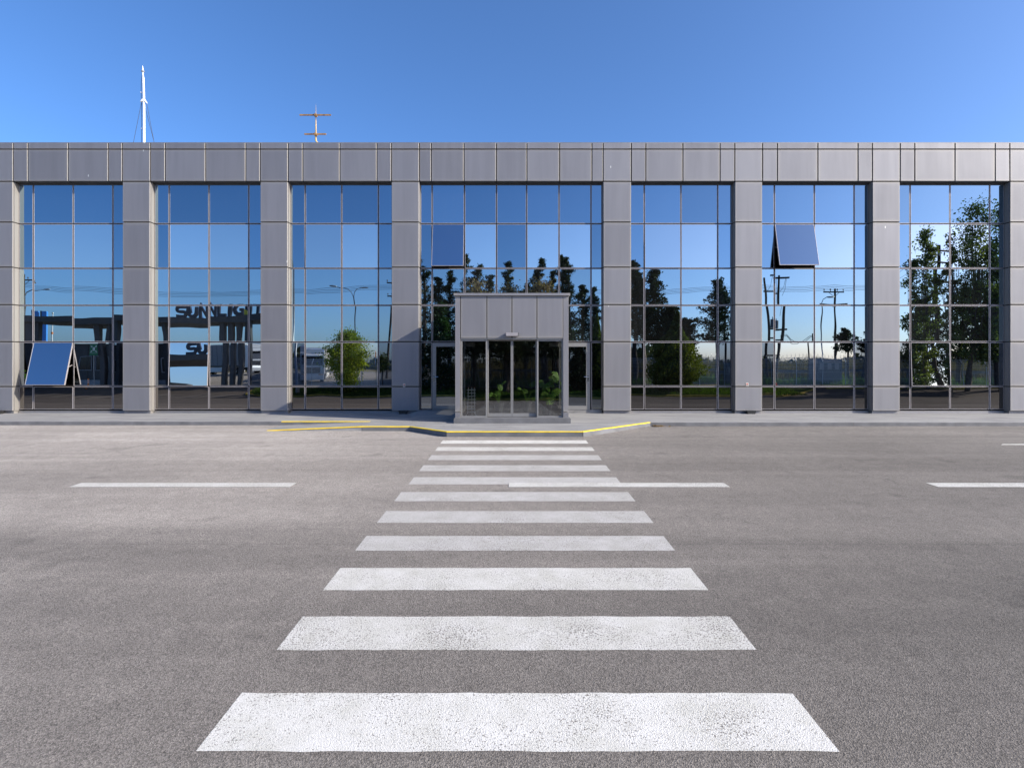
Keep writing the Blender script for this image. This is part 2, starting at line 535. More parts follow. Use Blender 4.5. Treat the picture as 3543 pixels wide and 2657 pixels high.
M['white'] = plain('white_metal_paint', (.80, .80, .80), .35, noise=.05)
M['rust'] = plain('rusty_steel', (.34, .19, .07), .8, .1, noise=.5, scale=9, bump=.004)
M['rust_pale'] = plain('flaking_ochre_paint', (.50, .36, .17), .8, 0., noise=.45, scale=7)
M['galv'] = plain('galvanised_steel', (.42, .43, .44), .45, .6)
M['wire'] = plain('dark_cable', (.03, .03, .035), .6)
M['wood'] = plain('weathered_pole_wood', (.085, .065, .05), .9, noise=.3, scale=3)
M['bark'] = plain('tree_bark', (.10, .08, .065), .95, noise=.4, scale=4)
M['ceramic'] = plain('insulator_ceramic', (.12, .10, .09), .3)
M['soffit'] = plain('shaded_soffit', (.10, .10, .105), .5, .3)  # bay soffits: cladding darkened in colour to stand for their shade
M['interior'] = plain('interior_plaster', (.16, .155, .15), .8)
M['floor'] = plain('dark_floor_tile', (.035, .032, .03), .6)
M['roof'] = plain('roof_membrane', (.35, .35, .35), .9)
M['sticker'] = plain('pale_sticker', (.68, .60, .52), .6)
M['red'] = plain('red_plastic', (.5, .03, .02), .5)
M['orange'] = plain('orange_plastic', (.75, .20, .02), .5)
M['blue_sign'] = plain('bright_blue_panel', (.05, .28, .75), .4, noise=.03)
M['navy'] = plain('navy_letter_face', (.015, .022, .04), .45)
M['letter_side'] = plain('blue_letter_side', (.10, .20, .45), .45)
M['yellow_bit'] = plain('yellow_letter_accent', (.62, .48, .02), .5)
M['charcoal'] = plain('charcoal_render', (.055, .055, .058), .7)
M['booth'] = plain('gatehouse_cladding', (.035, .037, .042), .55)
M['tarp'] = plain('grey_trailer_curtain', (.20, .20, .21), .6)
M['truck_white'] = plain('white_truck_paint', (.72, .72, .72), .3, noise=.03)
M['tyre'] = plain('tyre_rubber', (.02, .02, .02), .9)
M['chrome'] = plain('chrome', (.7, .7, .7), .15, 1.)
M['screen'] = plain('dark_truck_glass', (.02, .025, .03), .05)
M['green_sign'] = plain('green_sign_face', (.01, .14, .05), .5, noise=.04)
M['hivis'] = plain('lime_hi_vis_fabric', (.55, .85, .03), .8)
M['skin'] = plain('skin', (.45, .28, .20), .6)
M['trousers'] = plain('brown_work_trousers', (.12, .07, .04), .9)
M['cabinet'] = plain('grey_cabinet_steel', (.16, .18, .21), .5)
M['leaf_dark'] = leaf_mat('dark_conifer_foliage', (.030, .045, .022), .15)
M['leaf_fir'] = leaf_mat('fir_foliage', (.035, .07, .022), .25)
M['leaf_thuja'] = leaf_mat('golden_thuja_foliage', (.085, .10, .018), .3)
M['leaf_green'] = leaf_mat('fresh_green_foliage', (.20, .235, .035), .5)
M['leaf_plane'] = leaf_mat('plane_tree_foliage', (.12, .145, .055), .42)
M['leaf_brown'] = leaf_mat('dry_brown_foliage', (.27, .18, .12), .3)
M['fence'] = plain('galvanised_bar', (.46, .47, .48), .5)
M['reed'] = leaf_mat('dry_reed', (.10, .08, .03), .3)
M['monstera'] = leaf_mat('monstera_leaf', (.17, .30, .07), .35)
M['grass'] = ground_mat('grass_turf', (.045, .085, .014), (.10, .15, .03), 2.5)
M['blade'] = leaf_mat('grass_blade', (.085, .15, .025), .4)
M['field'] = ground_mat('rough_field', (.07, .065, .03), (.16, .13, .075), .12)
M['far'] = leaf_mat('far_tree_foliage', (.055, .065, .035), .1)


# ------------------------------------------------------------------ mesh helpers
class MB:
    def __init__(s):
        s.v, s.f = [], []

    def quad(s, a, b, c, d):
        n = len(s.v); s.v += [tuple(a), tuple(b), tuple(c), tuple(d)]; s.f.append((n, n + 1, n + 2, n + 3)); return s

    def poly(s, pts):
        n = len(s.v); s.v += [tuple(p) for p in pts]; s.f.append(tuple(range(n, n + len(pts)))); return s

    def box(s, x0, x1, y0, y1, z0, z1):
        n = len(s.v)
        s.v += [(x0, y0, z0), (x1, y0, z0), (x1, y1, z0), (x0, y1, z0), (x0, y0, z1), (x1, y0, z1), (x1, y1, z1), (x0, y1, z1)]
        s.f += [(n, n + 3, n + 2, n + 1), (n + 4, n + 5, n + 6, n + 7), (n, n + 1, n + 5, n + 4), (n + 1, n + 2, n + 6, n + 5),
                (n + 2, n + 3, n + 7, n + 6), (n + 3, n, n + 4, n + 7)]
        return s

    def prism(s, pts, ax, a, b):
        """extrude a closed outline; ax 'y': pts are (x,z) from y=a to b; 'x': (y,z); 'z': (x,y)"""
        def m(p, t):
            return {'y': (p[0], t, p[1]), 'x': (t, p[0], p[1]), 'z': (p[0], p[1], t)}[ax]
        n = len(s.v); k = len(pts)
        s.v += [m(p, a) for p in pts] + [m(p, b) for p in pts]
        s.f.append(tuple(range(n, n + k))); s.f.append(tuple(range(n + 2 * k - 1, n + k - 1, -1)))
        for i in range(k):
            j = (i + 1) % k
            s.f.append((n + i, n + k + i, n + k + j, n + j))
        return s

    def tube(s, pts, rs, n=8, cap=True):
        pts = [Vector(p) for p in pts]
        if not hasattr(rs, '__len__'):
            rs = [rs] * len(pts)
        base = len(s.v)
        up = None
        for i, p in enumerate(pts):
            d = (pts[min(i + 1, len(pts) - 1)] - pts[max(i - 1, 0)]).normalized()
            if up is None:
                up = Vector((0, 0, 1)) if abs(d.z) < .9 else Vector((1, 0, 0))
            u = d.cross(up).normalized(); w = d.cross(u).normalized()
            up = w.cross(d).normalized() if False else up
            for k in range(n):
                a = 2 * math.pi * k / n
                s.v.append(tuple(p + (u * math.cos(a) + w * math.sin(a)) * rs[i]))
        for i in range(len(pts) - 1):
            for k in range(n):
                a = base + i * n + k; b = base + i * n + (k + 1) % n
                s.f.append((a, b, b + n, a + n))
        if cap:
            s.f.append(tuple(base + k for k in range(n)))
            s.f.append(tuple(base + (len(pts) - 1) * n + k for k in reversed(range(n))))
        return s

    def disc(s, c, r, ax, t, n=20):
        """thick disc (wheel) centred at c, axis ax, thickness t"""
        c = Vector(c)
        d = {'x': Vector((1, 0, 0)), 'y': Vector((0, 1, 0)), 'z': Vector((0, 0, 1))}[ax]
        return s.tube([c - d * t / 2, c + d * t / 2], r, n)

    def ball(s, c, r, n=8, m=6, sq=(1, 1, 1)):
        base = len(s.v)
        for i in range(m + 1):
            th = math.pi * i / m
            for k in range(n):
                a = 2 * math.pi * k / n
                s.v.append((c[0] + r * sq[0] * math.sin(th) * math.cos(a), c[1] + r * sq[1] * math.sin(th) * math.sin(a), c[2] + r * sq[2] * math.cos(th)))
        for i in range(m):
            for k in range(n):
                a = base + i * n + k; b = base + i * n + (k + 1) % n
                s.f.append((a, a + n, b + n, b))
        return s

    def mesh(s, name, m=None, smooth=False):
        me = bpy.data.meshes.new(name)
        me.from_pydata(s.v, [], s.f)
        if m is not None:
            me.materials.append(m)
        if smooth:
            me.polygons.foreach_set('use_smooth', [True] * len(me.polygons))
        me.update()
        return me

    def build(s, name, m, parent=None, loc=(0, 0, 0), smooth=False, rot=None):
        return link(name, s.mesh(name, m, smooth), parent, loc, rot)


def link(name, me, parent=None, loc=(0, 0, 0), rot=None):
    o = bpy.data.objects.new(name, me)
    col.objects.link(o)
    o.parent = parent
    o.location = loc
    if rot:
        o.rotation_euler = rot
    return o


def tag(o, label, cat, group=None, kind=None):
    o['label'] = label
    o['category'] = cat
    if group: o['group'] = group
    if kind: o['kind'] = kind
    return o


def thing(name, label, cat, loc, rz=0, group=None):
    o = bpy.data.objects.new(name, None)
    o.empty_display_size = .3
    col.objects.link(o)
    o.location = loc
    o.rotation_euler = (0, 0, rz)
    return tag(o, label, cat, group)


def structure(name, me):
    o = link(name, me)
    o['kind'] = 'structure'
    return o


def copy_tree(o, parent=None):
    c = o.copy(); col.objects.link(c); c.parent = parent
    for ch in o.children:
        copy_tree(ch, c)
    return c


def quads_mesh(name, P, m):
    """P: (n,4,3) array of quads"""
    n = len(P)
    me = bpy.data.meshes.new(name)
    me.vertices.add(n * 4)
    me.vertices.foreach_set('co', P.reshape(-1).astype(np.float32))
    me.loops.add(n * 4)
    me.loops.foreach_set('vertex_index', np.arange(n * 4, dtype=np.int32))
    me.polygons.add(n)
    me.polygons.foreach_set('loop_start', np.arange(0, n * 4, 4, dtype=np.int32))
    me.polygons.foreach_set('loop_total', np.full(n, 4, dtype=np.int32))
    me.materials.append(m)
    me.update(calc_edges=True)
    return me


def leaf_quads(C, size, rng, aspect=.6, out=None, flat=0.):
    """C (n,3) centres -> pointed leaf quads of random orientation; out: preferred long direction (n,3)"""
    n = len(C)
    a = rng.normal(size=(n, 3))
    if out is not None:
        a = a * .55 + out
    a /= np.linalg.norm(a, axis=1)[:, None] + 1e-9
    b = rng.normal(size=(n, 3))
    if flat:
        b[:, 2] *= (1 - flat)
    b -= (b * a).sum(1)[:, None] * a
    b /= np.linalg.norm(b, axis=1)[:, None] + 1e-9
    s = size * rng.uniform(.6, 1.3, n)[:, None]
    a = a * s; b = b * s * aspect
    return np.stack([C - a * .5, C + b * .5, C + a * .5, C - b * .5], axis=1)


# ================================================================== GROUND AND ROAD
def sheet(name, m, xs, ys, zf, seg=None):
    v = [(x, y, zf(x, y)) for y in ys for x in xs]
    n = len(xs)
    f = [(j * n + i, j * n + i + 1, (j + 1) * n + i + 1, (j + 1) * n + i) for j in range(len(ys) - 1) for i in range(n - 1)]
    me = bpy.data.meshes.new(name)
    me.from_pydata(v, [], f)
    me.materials.append(m)
    me.update()
    return me


ys_all = sorted([p[0] for p in PROFILE])
structure('ground', sheet('ground', M['field'], [-1600, -120, 0, 120, 1600], ys_all, lambda x, y: ground(y) - .03))
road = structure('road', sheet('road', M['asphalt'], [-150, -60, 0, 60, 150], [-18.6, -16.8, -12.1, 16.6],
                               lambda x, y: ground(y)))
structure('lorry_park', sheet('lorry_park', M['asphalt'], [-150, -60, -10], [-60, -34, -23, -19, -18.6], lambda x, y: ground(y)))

# crosswalk: one object per stripe, rows measured as depths in front of the camera
ROWS = [(29, 43), (58, 74), (92, 113), (135, 160), (186, 216), (249, 288), (330, 380), (436, 498), (572, 666), (778, 921), (1104, 1352)]
stripes = []
for t, b in ROWS:
    stripes.append((4350.7 / (1500 + b / 1.2289 - 1204.5), 4350.7 / (1500 + t / 1.2289 - 1204.5)))
for k in range(13):
    stripes.append((2.1 - k, 2.6 - k))
rr = random.Random(3)
for i, (y0, y1) in enumerate(stripes):
    xl, xr = -1.81 + .0066 * (y0 - 3.1) + rr.uniform(-.01, .01), 1.86 - .004 * (y0 - 3) + rr.uniform(-.01, .01)
    n = 24
    mb = MB()
    top, bot = [], []
    for k in range(n + 1):
        x = xl + (xr - xl) * k / n
        yb = y0 + rr.uniform(-.006, .006); yt = y1 + rr.uniform(-.006, .006)
        bot.append((x, yb, ground(yb) + .004)); top.append((x, yt, ground(yt) + .004))
    for k in range(n):
        mb.quad(bot[k], bot[k + 1], top[k + 1], top[k])
    mb.build('crosswalk_stripe', M['white_paint'] if i in (10, 0) else M['grey_paint'] if i in (9, 8, 1) else M['worn_paint'], road)


def flat_mark(name, x0, x1, y0, y1, m, dz=.008, skew=0):
    mb = MB()
    z0, z1 = ground(y0) + dz, ground(y1) + dz
    mb.quad((x0, y0, z0), (x1, y0, z0), (x1 + skew, y1, z1), (x0 + skew, y1, z1))
    return mb.build(name, m, road)


for k in range(-4, 5):
    x0 = (-.07, 7.03, 14.2, 21.4, 28.6, -28.9, -21.7, -14.5, -7.345)[k]
    flat_mark('lane_marking', x0, x0 + 3.66, 9.03, 9.31, M['grey_paint'])
    if k not in (0,):
        flat_mark('lane_marking', x0 + 1.2, x0 + 3.2, 2.22, 2.36, M['worn_paint'])
flat_mark('lane_marking', 11.56, 30, 12.95, 13.12, M['grey_paint'], skew=.2)
# hatched junction marking on the left, met in the mirror glass
for k in range(9):
    x0 = -44 + 2.6 * k
    flat_mark('lane_marking', x0, x0 + .9, -13.5, -8.2, M['worn_paint'], skew=-5.5)
flat_mark('lane_marking', -48, -22, -8.0, -7.8, M['worn_paint'])


def ptop(Y):
    return .632 + (Y - 14.15) * .0215


outline = [(-32, 16.3), (-4.2, 16.3), (-4.2, 15.17), (-2.857, 15.15), (-1.72, 14.15), (1.81, 14.15), (4.04, 16.1), (34, 16.16), (34, 18.95), (-32, 18.95)]
# top: strips so that the slope is followed
mb = MB()
mb.poly([(x, y, ptop(y)) for x, y in [(-4.2, 16.3), (-4.2, 15.17), (-2.857, 15.15), (-1.72, 14.15), (1.81, 14.15), (3.81, 15.9), (3.81, 16.3)]])
mb.poly([(x, y, ptop(y)) for x, y in [(-32, 16.3), (3.81, 16.3), (3.81, 18.95), (-32, 18.95)]])
mb.poly([(x, y, ptop(y)) for x, y in [(3.81, 15.9), (4.04, 16.1), (34, 16.16), (34, 18.95), (3.81, 18.95)]])
pave = structure('pavement', mb.mesh('pavement', M['pave']))
edges = [(-32, 16.3), (-4.2, 16.3)], [(-4.2, 15.17), (-2.857, 15.15), (-1.72, 14.15), (1.81, 14.15), (4.04, 16.1), (34, 16.16)]
for line in edges:
    for (xa, ya), (xb, yb) in zip(line[:-1], line[1:]):
        L_ = math.hypot(xb - xa, yb - ya)
        k = max(1, round(L_ / 3.0))
        for i in range(k):
            x0, y0 = xa + (xb - xa) * i / k, ya + (yb - ya) * i / k
            x1, y1 = xa + (xb - xa) * (i + 1) / k, ya + (yb - ya) * (i + 1) / k
            g = .004 / L_ * (1 if k > 1 else 0)
            nx, ny = (yb - ya) / L_, -(xb - xa) / L_
            if ny > 0:
                nx, ny = -nx, -ny
            dx, dy = (xb - xa) / L_, (yb - ya) / L_
            q = .004
            P = [(x0 + dx * q, y0 + dy * q), (x1 - dx * q, y1 - dy * q)]
            m2 = MB()
            o_ = .012          # face stands slightly proud of the slab, top edge softened
            bev = .012
            fr = [(p[0] + nx * o_, p[1] + ny * o_) for p in P]
            m2.quad((*fr[0], ground(fr[0][1]) - .03), (*fr[1], ground(fr[1][1]) - .03), (*fr[1], ptop(P[1][1]) - bev), (*fr[0], ptop(P[0][1]) - bev))
            m2.quad((*fr[0], ptop(P[0][1]) - bev), (*fr[1], ptop(P[1][1]) - bev), (*P[1], ptop(P[1][1]) + .001), (*P[0], ptop(P[0][1]) + .001))
            m2.build('kerb_stone', M['kerb_face'], pave)


def yellow_line(pts, w=.05, drop=.016, name='yellow_edge'):
    """painted edge: follows points (x,y,z) of the kerb arris, front face towards -y"""
    for a, b in zip(pts[:-1], pts[1:]):
        a, b = Vector(a), Vector(b)
        d = (b - a).normalized()
        nv = Vector((d.y, -d.x, 0)).normalized()
        if nv.y > 0: nv = -nv
        n = max(2, int((b - a).length / .25))
        mb = MB()
        rows = []
        for i in range(n + 1):
            p = a.lerp(b, i / n)
            j = rnd.uniform(-.006, .006)
            rows.append((p + nv * .016 + Vector((0, 0, -drop + j)), p + nv * .016 + Vector((0, 0, -.006)), p + Vector((0, 0, .006)), p - nv * (w + j) + Vector((0, 0, .006 + w * .0))))
        for i in range(n):
            for k in range(3):
                mb.quad(rows[i][k], rows[i + 1][k], rows[i + 1][k + 1], rows[i][k + 1])
        mb.build(name, M['yellow'], pave)


def pz3(x, y, dz=0):
    return (x, y, ptop(y) + dz)


yellow_line([(-6.84, 15.2, ground(15.2) + .012), (-4.2, 15.17, ptop(15.17)), pz3(-2.857, 15.15)])
yellow_line([pz3(-2.857, 15.15), pz3(-1.72, 14.15), pz3(1.81, 14.15), pz3(4.04, 16.1)])
yellow_line([pz3(-6.9, 16.3), pz3(-4.25, 16.3)], drop=.012)
mb = MB()
A = (-6.9, 15.2, ground(15.2) + .003); B = (-4.2, 15.17, ptop(15.17)); C = (-4.2, 16.3, ptop(16.3)); D = (-6.9, 16.285, ground(16.285) + .003)
mb.quad(A, B, C, D)
mb.poly([(-6.84, 15.195, ground(15.2)), (-4.2, 15.165, ground(15.17)), (-4.2, 15.165, ptop(15.17))])
mb.build('kerb_ramp', M['pave'], pave)
# wedge ramp up to the left side door and step of the right side door
mb = MB()
zt = PZ(1418, 18.6)
x0, x1 = PX(1453, 18.6), -1.72
mb.poly([(x0, 18.6, zt), (PX(1424, 16.9), 16.95, ptop(16.95) + .004), (x1, 16.6, ptop(16.6) + .006), (x1, 18.6, zt)])
mb.poly([(x0, 18.6, zt), (x0 - .35, 18.6, ptop(18.6)), (PX(1424, 16.9), 16.95, ptop(16.95) + .004)])
mb.build('door_ramp', M['pave'], pave)

# ================================================================== OFFICE BUILDING
building = thing('office_building', 'long two storey office building clad in silver grey metal panels with mirrored glass bays', 'building', (0, 19, .7))
BL = Vector(building.location)


def bpart(name, mb, m, loc=None, parent=None, smooth=False):
    """mb in world coordinates unless loc is given"""
    if loc is None:
        mb.v = [(x - BL.x, y - BL.y, z - BL.z) for x, y, z in mb.v]
        return mb.build(name, m, building, smooth=smooth)
    return mb.build(name, m, building, loc=Vector(loc) - BL)


BAYS = [  # joint positions (photo) of each glazed bay: first and last are the pillar edges
    [-429.2, -378.8, -239.2, -100.2, -51.6],
    [45.4, 95.8, 235.4, 374.4, 422.8],
    [520, 571.2, 710.8, 850, 899.7],
    [996.5, 1047.4, 1175.7, 1303.8, 1354],
    [1451, 1491.9, 1605.2, 1717.4, 1822.8, 1936.1, 2048, 2086.7],
    [2184.4, 2234.4, 2362.8, 2491.5, 2542.4],
    [2638.6, 2690, 2829.8, 2969, 3018.6],
    [3115, 3165.2, 3304.6, 3443.7, 3494.2],
    [3591, 3641, 3780, 3919, 3969.5]]
BX = [[PX(p, YF) for p in b] for b in BAYS]
WEST, EAST = BX[0][0] - .95, BX[-1][-1] + .95
ZR = [PZ(y, YF) for y in (628.5, 769, 925, 1054.4, 1182.5, 1337.6, 1422.6)]     # panel rows, top to bottom
ZTOP, ZJ = PZ(494, YF), PZ(517, YF)
GAP = .034
_pc = {}


def panel(name, x0, x1, z0, z1, y=YF, g=GAP):
    """flat cassette with folded edges, hung 45 mm proud of the wall"""
    w, h = x1 - x0 - g, z1 - z0 - g
    key = (round(w, 3), round(h, 3))
    if key not in _pc:
        a, b = w / 2, h / 2
        e = .006
        mb = MB()
        mb.quad((-a + e, 0, -b + e), (a - e, 0, -b + e), (a - e, 0, b - e), (-a + e, 0, b - e))
        ring = [(-a, -b), (a, -b), (a, b), (-a, b)]
        inn = [(-a + e, -b + e), (a - e, -b + e), (a - e, b - e), (-a + e, b - e)]
        for i in range(4):
            j = (i + 1) % 4
            mb.quad((ring[i][0], e, ring[i][1]), (ring[j][0], e, ring[j][1]), (inn[j][0], 0, inn[j][1]), (inn[i][0], 0, inn[i][1]))
            mb.quad((ring[i][0], .045, ring[i][1]), (ring[j][0], .045, ring[j][1]), (ring[j][0], e, ring[j][1]), (ring[i][0], e, ring[i][1]))
        _pc[key] = mb.mesh(name, M['clad'])
    o = link(name, _pc[key], building, Vector(((x0 + x1) / 2, y, (z0 + z1) / 2)) - BL)
    o.rotation_euler = (R(rnd.gauss(0, .12)), 0, R(rnd.gauss(0, .16)))
    return o


joints = [WEST]
for b in BX:
    joints += b
joints.append(EAST)
for a, b in zip(joints[:-1], joints[1:]):
    panel('parapet_panel', a, b, ZJ, ZTOP)
    panel('cladding_panel', a, b, ZR[0], ZJ)
    # folded metal coping over the parapet
    m2 = MB().box(a + .004, b - .004, YF + .004, YF + .42, ZTOP - .016, ZTOP + .008)
    bpart('coping', m2, M['clad'])
pillars = [(WEST, BX[0][0])] + [(BX[i][-1], BX[i + 1][0]) for i in range(len(BX) - 1)] + [(BX[-1][-1], EAST)]
mb = MB()
for xa, xb in pillars:
    for k in range(6):
        panel('cladding_panel', xa, xb, ZR[k + 1], ZR[k])
    mb.box(xa + .02, xb - .02, YF + .05, YG + .35, ZR[6] + .03, ZR[0] + .05)
    bpart('plinth', MB().box(xa + .03, xb - .03, YF + .06, YG + .2, .55, ZR[6] + .02), M['clad'])
mb.box(WEST + .02, EAST - .02, YF + .05, YG + .35, ZR[0] + .03, ZTOP - .02)
bpart('substructure', mb, M['dark_joint'])
# returns of the pillars and soffits of the bays, in the same rows
_sp = {}
for bi, b in enumerate(BX):
    for side, x in ((1, b[0]), (-1, b[-1])):
        for k in range(6):
            m2 = MB()
            xa, xb = (x - .018, x) if side == 1 else (x, x + .018)
            xa -= side * .0; xb -= side * .0
            m2.box(xa, xb, YF + .047, YG + .05, ZR[k + 1] + .017, ZR[k] - .017)
            bpart('side_panel', m2, M['clad'])
    for xa, xb in zip(b[:-1], b[1:]):
        bpart('soffit_panel', MB().box(xa + .01, xb - .01, YF + .05, YG + .05, ZR[0] - .004, ZR[0] + .016), M['soffit'])
    # sill plinth under the glass
    if bi != 4:
        bpart('plinth', MB().box(b[0], b[-1], YG - .02, YG + .25, .55, .80), M['clad'])
    else:
        for xa, xb in ((b[0], -1.66), (1.64, b[-1])):
            bpart('plinth', MB().box(xa, xb, YG - .02, YG + .25, .55, .838), M['pave'])

# glazing: every window is a frame with its pane; the sashes that stand open hang on their top edge
_wc = {}


def window(xa, xb, z0, z1, glass, tilt=0., yaw=0.):
    g = .016
    w, h = xb - xa - 2 * g, z1 - z0 - 2 * g
    key = (round(w, 3), round(h, 3))
    if key not in _wc:
        f = .013
        a = w / 2
        mb = MB()
        mb.box(-a, -a + f, -.006, .04, -h, 0).box(a - f, a, -.006, .04, -h, 0)
        mb.box(-a + f, a - f, -.006, .04, -f, 0).box(-a + f, a - f, -.006, .04, -h, -h + f)
        _wc[key] = (mb.mesh('window', M['frame']), {})
    me, gl = _wc[key]
    if glass not in gl:
        a = w / 2
        gl[glass] = MB().quad((-a + .011, 0, -h + .011), (a - .011, 0, -h + .011), (a - .011, 0, -.011), (-a + .011, 0, -.011)).mesh('pane', M[glass])
    o = link('window', me, building, Vector(((xa + xb) / 2, YG - (.004 if tilt else 0), z1 - g)) - BL)
    o.rotation_euler = (-R(tilt), 0, 0)
    p = link('pane', gl[glass], o)
    p.rotation_euler = (R(rnd.gauss(0, .07)), 0, R(rnd.gauss(0, .11) + yaw))
    return o


ZG = [8.56] + ZR[1:6] + [.84]
OPEN = {(1, 4, 1): 13.5, (2, 4, 1): 3.0, (3, 1, 1): .45, (4, 1, 1): 10, (5, 1, 1): .9, (6, 1, 1): 13.2, (7, 4, 1): 2.3}
grid = {}
for bi, b in enumerate(BX):
    g = MB()
    for x in b[1:-1]:
        lo = .84
        if bi == 4 and not (x < BX[4][1] + .01 or x > BX[4][-2] - .01):
            lo = ZR[4]
        g.box(x - .03, x + .03, YG + .012, YG + .14, lo, 8.56)
    for x, s in ((b[0], 1), (b[-1], -1)):
        g.box(min(x, x + s * .03), max(x, x + s * .03), YG + .012, YG + .14, .84, 8.56)
    for z in ZG[1:-1]:
        if bi == 4 and z < ZR[4] - .1:
            continue
        g.box(b[0] + .03, b[-1] - .03, YG + .013, YG + .139, z - .03, z + .03)
    g.box(b[0], b[-1], YG + .002, YG + .14, 8.545, 8.572)
    bpart('mullion_grid', g, M['dark_joint'])
    bpart('soffit_trim', MB().box(b[0], b[-1], YG - .03, YG + .002, 8.52, 8.568), M['soffit'])
    for ci, (xa, xb) in enumerate(zip(b[:-1], b[1:])):
        narrow = ci == 0 or ci == len(b) - 2
        for k in range(6):
            if bi == 4 and k >= 4:
                if not narrow:
                    continue
                if k == 5:
                    continue
                window(xa, xb, .85, ZG[4], 'glass_dark')
                continue
            z1, z0 = ZG[k], ZG[k + 1]
            glass = 'glass_mid' if k in (2, 3) else 'glass_blue'
            if not narrow and k in (1, 4):
                glass = 'glass_clear'
                if bi == 4 and ci == 3:
                    glass = 'glass_blue'
            if narrow and k == 4:
                glass = 'glass_dark'
            if k == 5:
                glass = 'glass_low'
            til = OPEN.get((bi, k, ci), 0)
            if til > 5:
                glass = 'glass_sash'
            yaw = 0
            if bi == 2 and (k in (2, 3) or (k == 4 and ci == 2)):
                yaw = {1: .27, 2: -.27}.get(ci, 0)
            ow = window(xa, xb, z0, z1, glass, til, yaw)
            if til > 5:       # stay arms of the open sash, seen against the dark opening
                dpt = math.sin(R(til)) * (z1 - z0)
                for s in (-1, 1):
                    xs = (xa + xb) / 2 + s * ((xb - xa) / 2 - .05)
                    zz = z0 + .25
                    am = MB().tube([(xs, YG + .06, zz + .5), (xs, YG - dpt * .55, z1 - (z1 - z0) * .58), ], .011, 6)
                    bpart('stay_arm', am, M['frame'])

# dark rooms behind the mirror glass, roof and walls of the block
mb = MB()
mb.box(WEST + .1, EAST - .1, YG + 3.2, YG + 3.3, .7, 9.3)
for xa, xb in pillars:
    mb.box(xa + .3, xb - .3, YG + .351, YG + 3.19, .7, 9.3)
mb.box(WEST + .1, BX[4][0] - .2, YG + .351, YG + 3.19, 4.35, 4.5)
mb.box(BX[4][-1] + .2, EAST - .1, YG + .351, YG + 3.19, 4.35, 4.5)
bpart('interior_wall', mb, M['interior'])
bpart('floor', MB().box(WEST + .1, EAST - .1, YG + .26, YG + 12, .6, .83), M['floor'])
bpart('roof', MB().box(WEST, EAST, YG + .36, YG + 20, 9.3, 9.5), M['roof'])
mb = MB()
mb.box(WEST, WEST + .1, YF + .05, YG + 20, .5, ZTOP - .02).box(EAST - .1, EAST, YF + .05, YG + 20, .5, ZTOP - .02)
mb.box(WEST + .1, EAST - .1, YG + 19.9, YG + 20, .5, ZTOP - .02)
bpart('wall', mb, M['clad'])

# side doors in the middle bay
for sgn, xo, xi in ((-1, PX(1496, YG), -1.30), (1, PX(2041, YG), 1.25)):
    xa, xb = min(xo, xi), max(xo, xi)
    zt, zb = ZR[4] - .03, .845
    mb = MB()
    f = .13
    if sgn == -1:
        mb.box(xa, xa + f, YG - .03, YG + .05, zb, zt)
        hx = xa + .06
    else:
        mb.box(xb - f, xb, YG - .03, YG + .05, zb, zt)
        hx = xb - .06
    mb.box(xa + f if sgn < 0 else xa, xb if sgn < 0 else xb - f, YG - .03, YG + .05, zt - .13, zt)
    mb.box(xa + f if sgn < 0 else xa, xb if sgn < 0 else xb - f, YG - .03, YG + .05, zb, zb + .13)
    d = bpart('side_door', mb, M['door_frame'])
    gq = MB().quad((xa + .1, YG, zb + .1), (xb - .1, YG, zb + .1), (xb - .1, YG, zt - .1), (xa + .1, YG, zt - .1))
    gq.v = [tuple(Vector(v) - BL) for v in gq.v]
    gq.build('pane', M['glass_dark'], d)
    hz = PZ(1304, YG)
    hm = MB().tube([(hx, YG - .03, hz), (hx, YG - .085, hz), (hx - sgn * .14, YG - .085, hz)], .011, 8)
    hm.box(hx - .02, hx + .02, YG - .038, YG - .029, hz - .1, hz + .04)
    hm.disc((hx, YG - .04, hz - .13), .02, 'y', .02, 10)
    hm.v = [tuple(Vector(v) - BL) for v in hm.v]
    hm.build('handle', M['chrome'], d)

# small stickers and black rodent boxes / floodlights at the foot of the pillars
for px, py0, py1, dsc, wd in ((1398.5, 1327, 1339, 'small pale sticker low on the pillar directly left of the entrance porch', .07),
                              (2585, 1324, 1337, 'small pale sticker low on the sunlit pillar right of the golden thuja reflection', .09)):
    x = PX(px, YF)
    o = MB().box(-wd / 2, wd / 2, -.004, 0, -.06, .06).build('warning_sticker', M['sticker'], None, (x, YF - .002, PZ((py0 + py1) / 2, YF)))
    tag(o, dsc, 'sticker')
    MB().box(-wd * .3, wd * .3, -.006, -.0041, .0, .035).build('printed_square', M['red'], o)
    MB().box(-wd * .35, wd * .35, -.006, -.0041, -.045, -.02).build('printed_band', M['booth'], o)
for px, dsc in ((1397, 'black bait box at the foot of the pillar left of the entrance porch'), (2594, 'black bait box at the foot of the pillar beside the open upper sash'),
                (2, 'black bait box at the foot of the leftmost pillar')):
    x = PX(px, 18.5)
    t = thing('bait_box', dsc, 'box', (x, 18.42, ptop(18.42)), R(rnd.uniform(-4, 4)), 'black bait boxes along the facade')
    MB().prism([(-.12, 0), (.12, 0), (.15, .09), (-.15, .09)], 'y', -.07, .07).build('body', M['black'], t)
    MB().prism([(-.16, .09), (.16, .09), (.13, .115), (-.13, .115)], 'y', -.08, .08).build('lid', M['black'], t)

# ================================================================== ENTRANCE PORCH
porch = thing('entrance_porch', 'projecting grey entrance porch with four tall panels and glazed sliding doors on a concrete base', 'porch', (-.03, 17.3, .69))
PL = Vector(porch.location)


def pp(name, mb, m, parent=None, smooth=False):
    mb.v = [tuple(Vector(v) - PL) for v in mb.v]
    return mb.build(name, m, parent or porch, smooth=smooth)


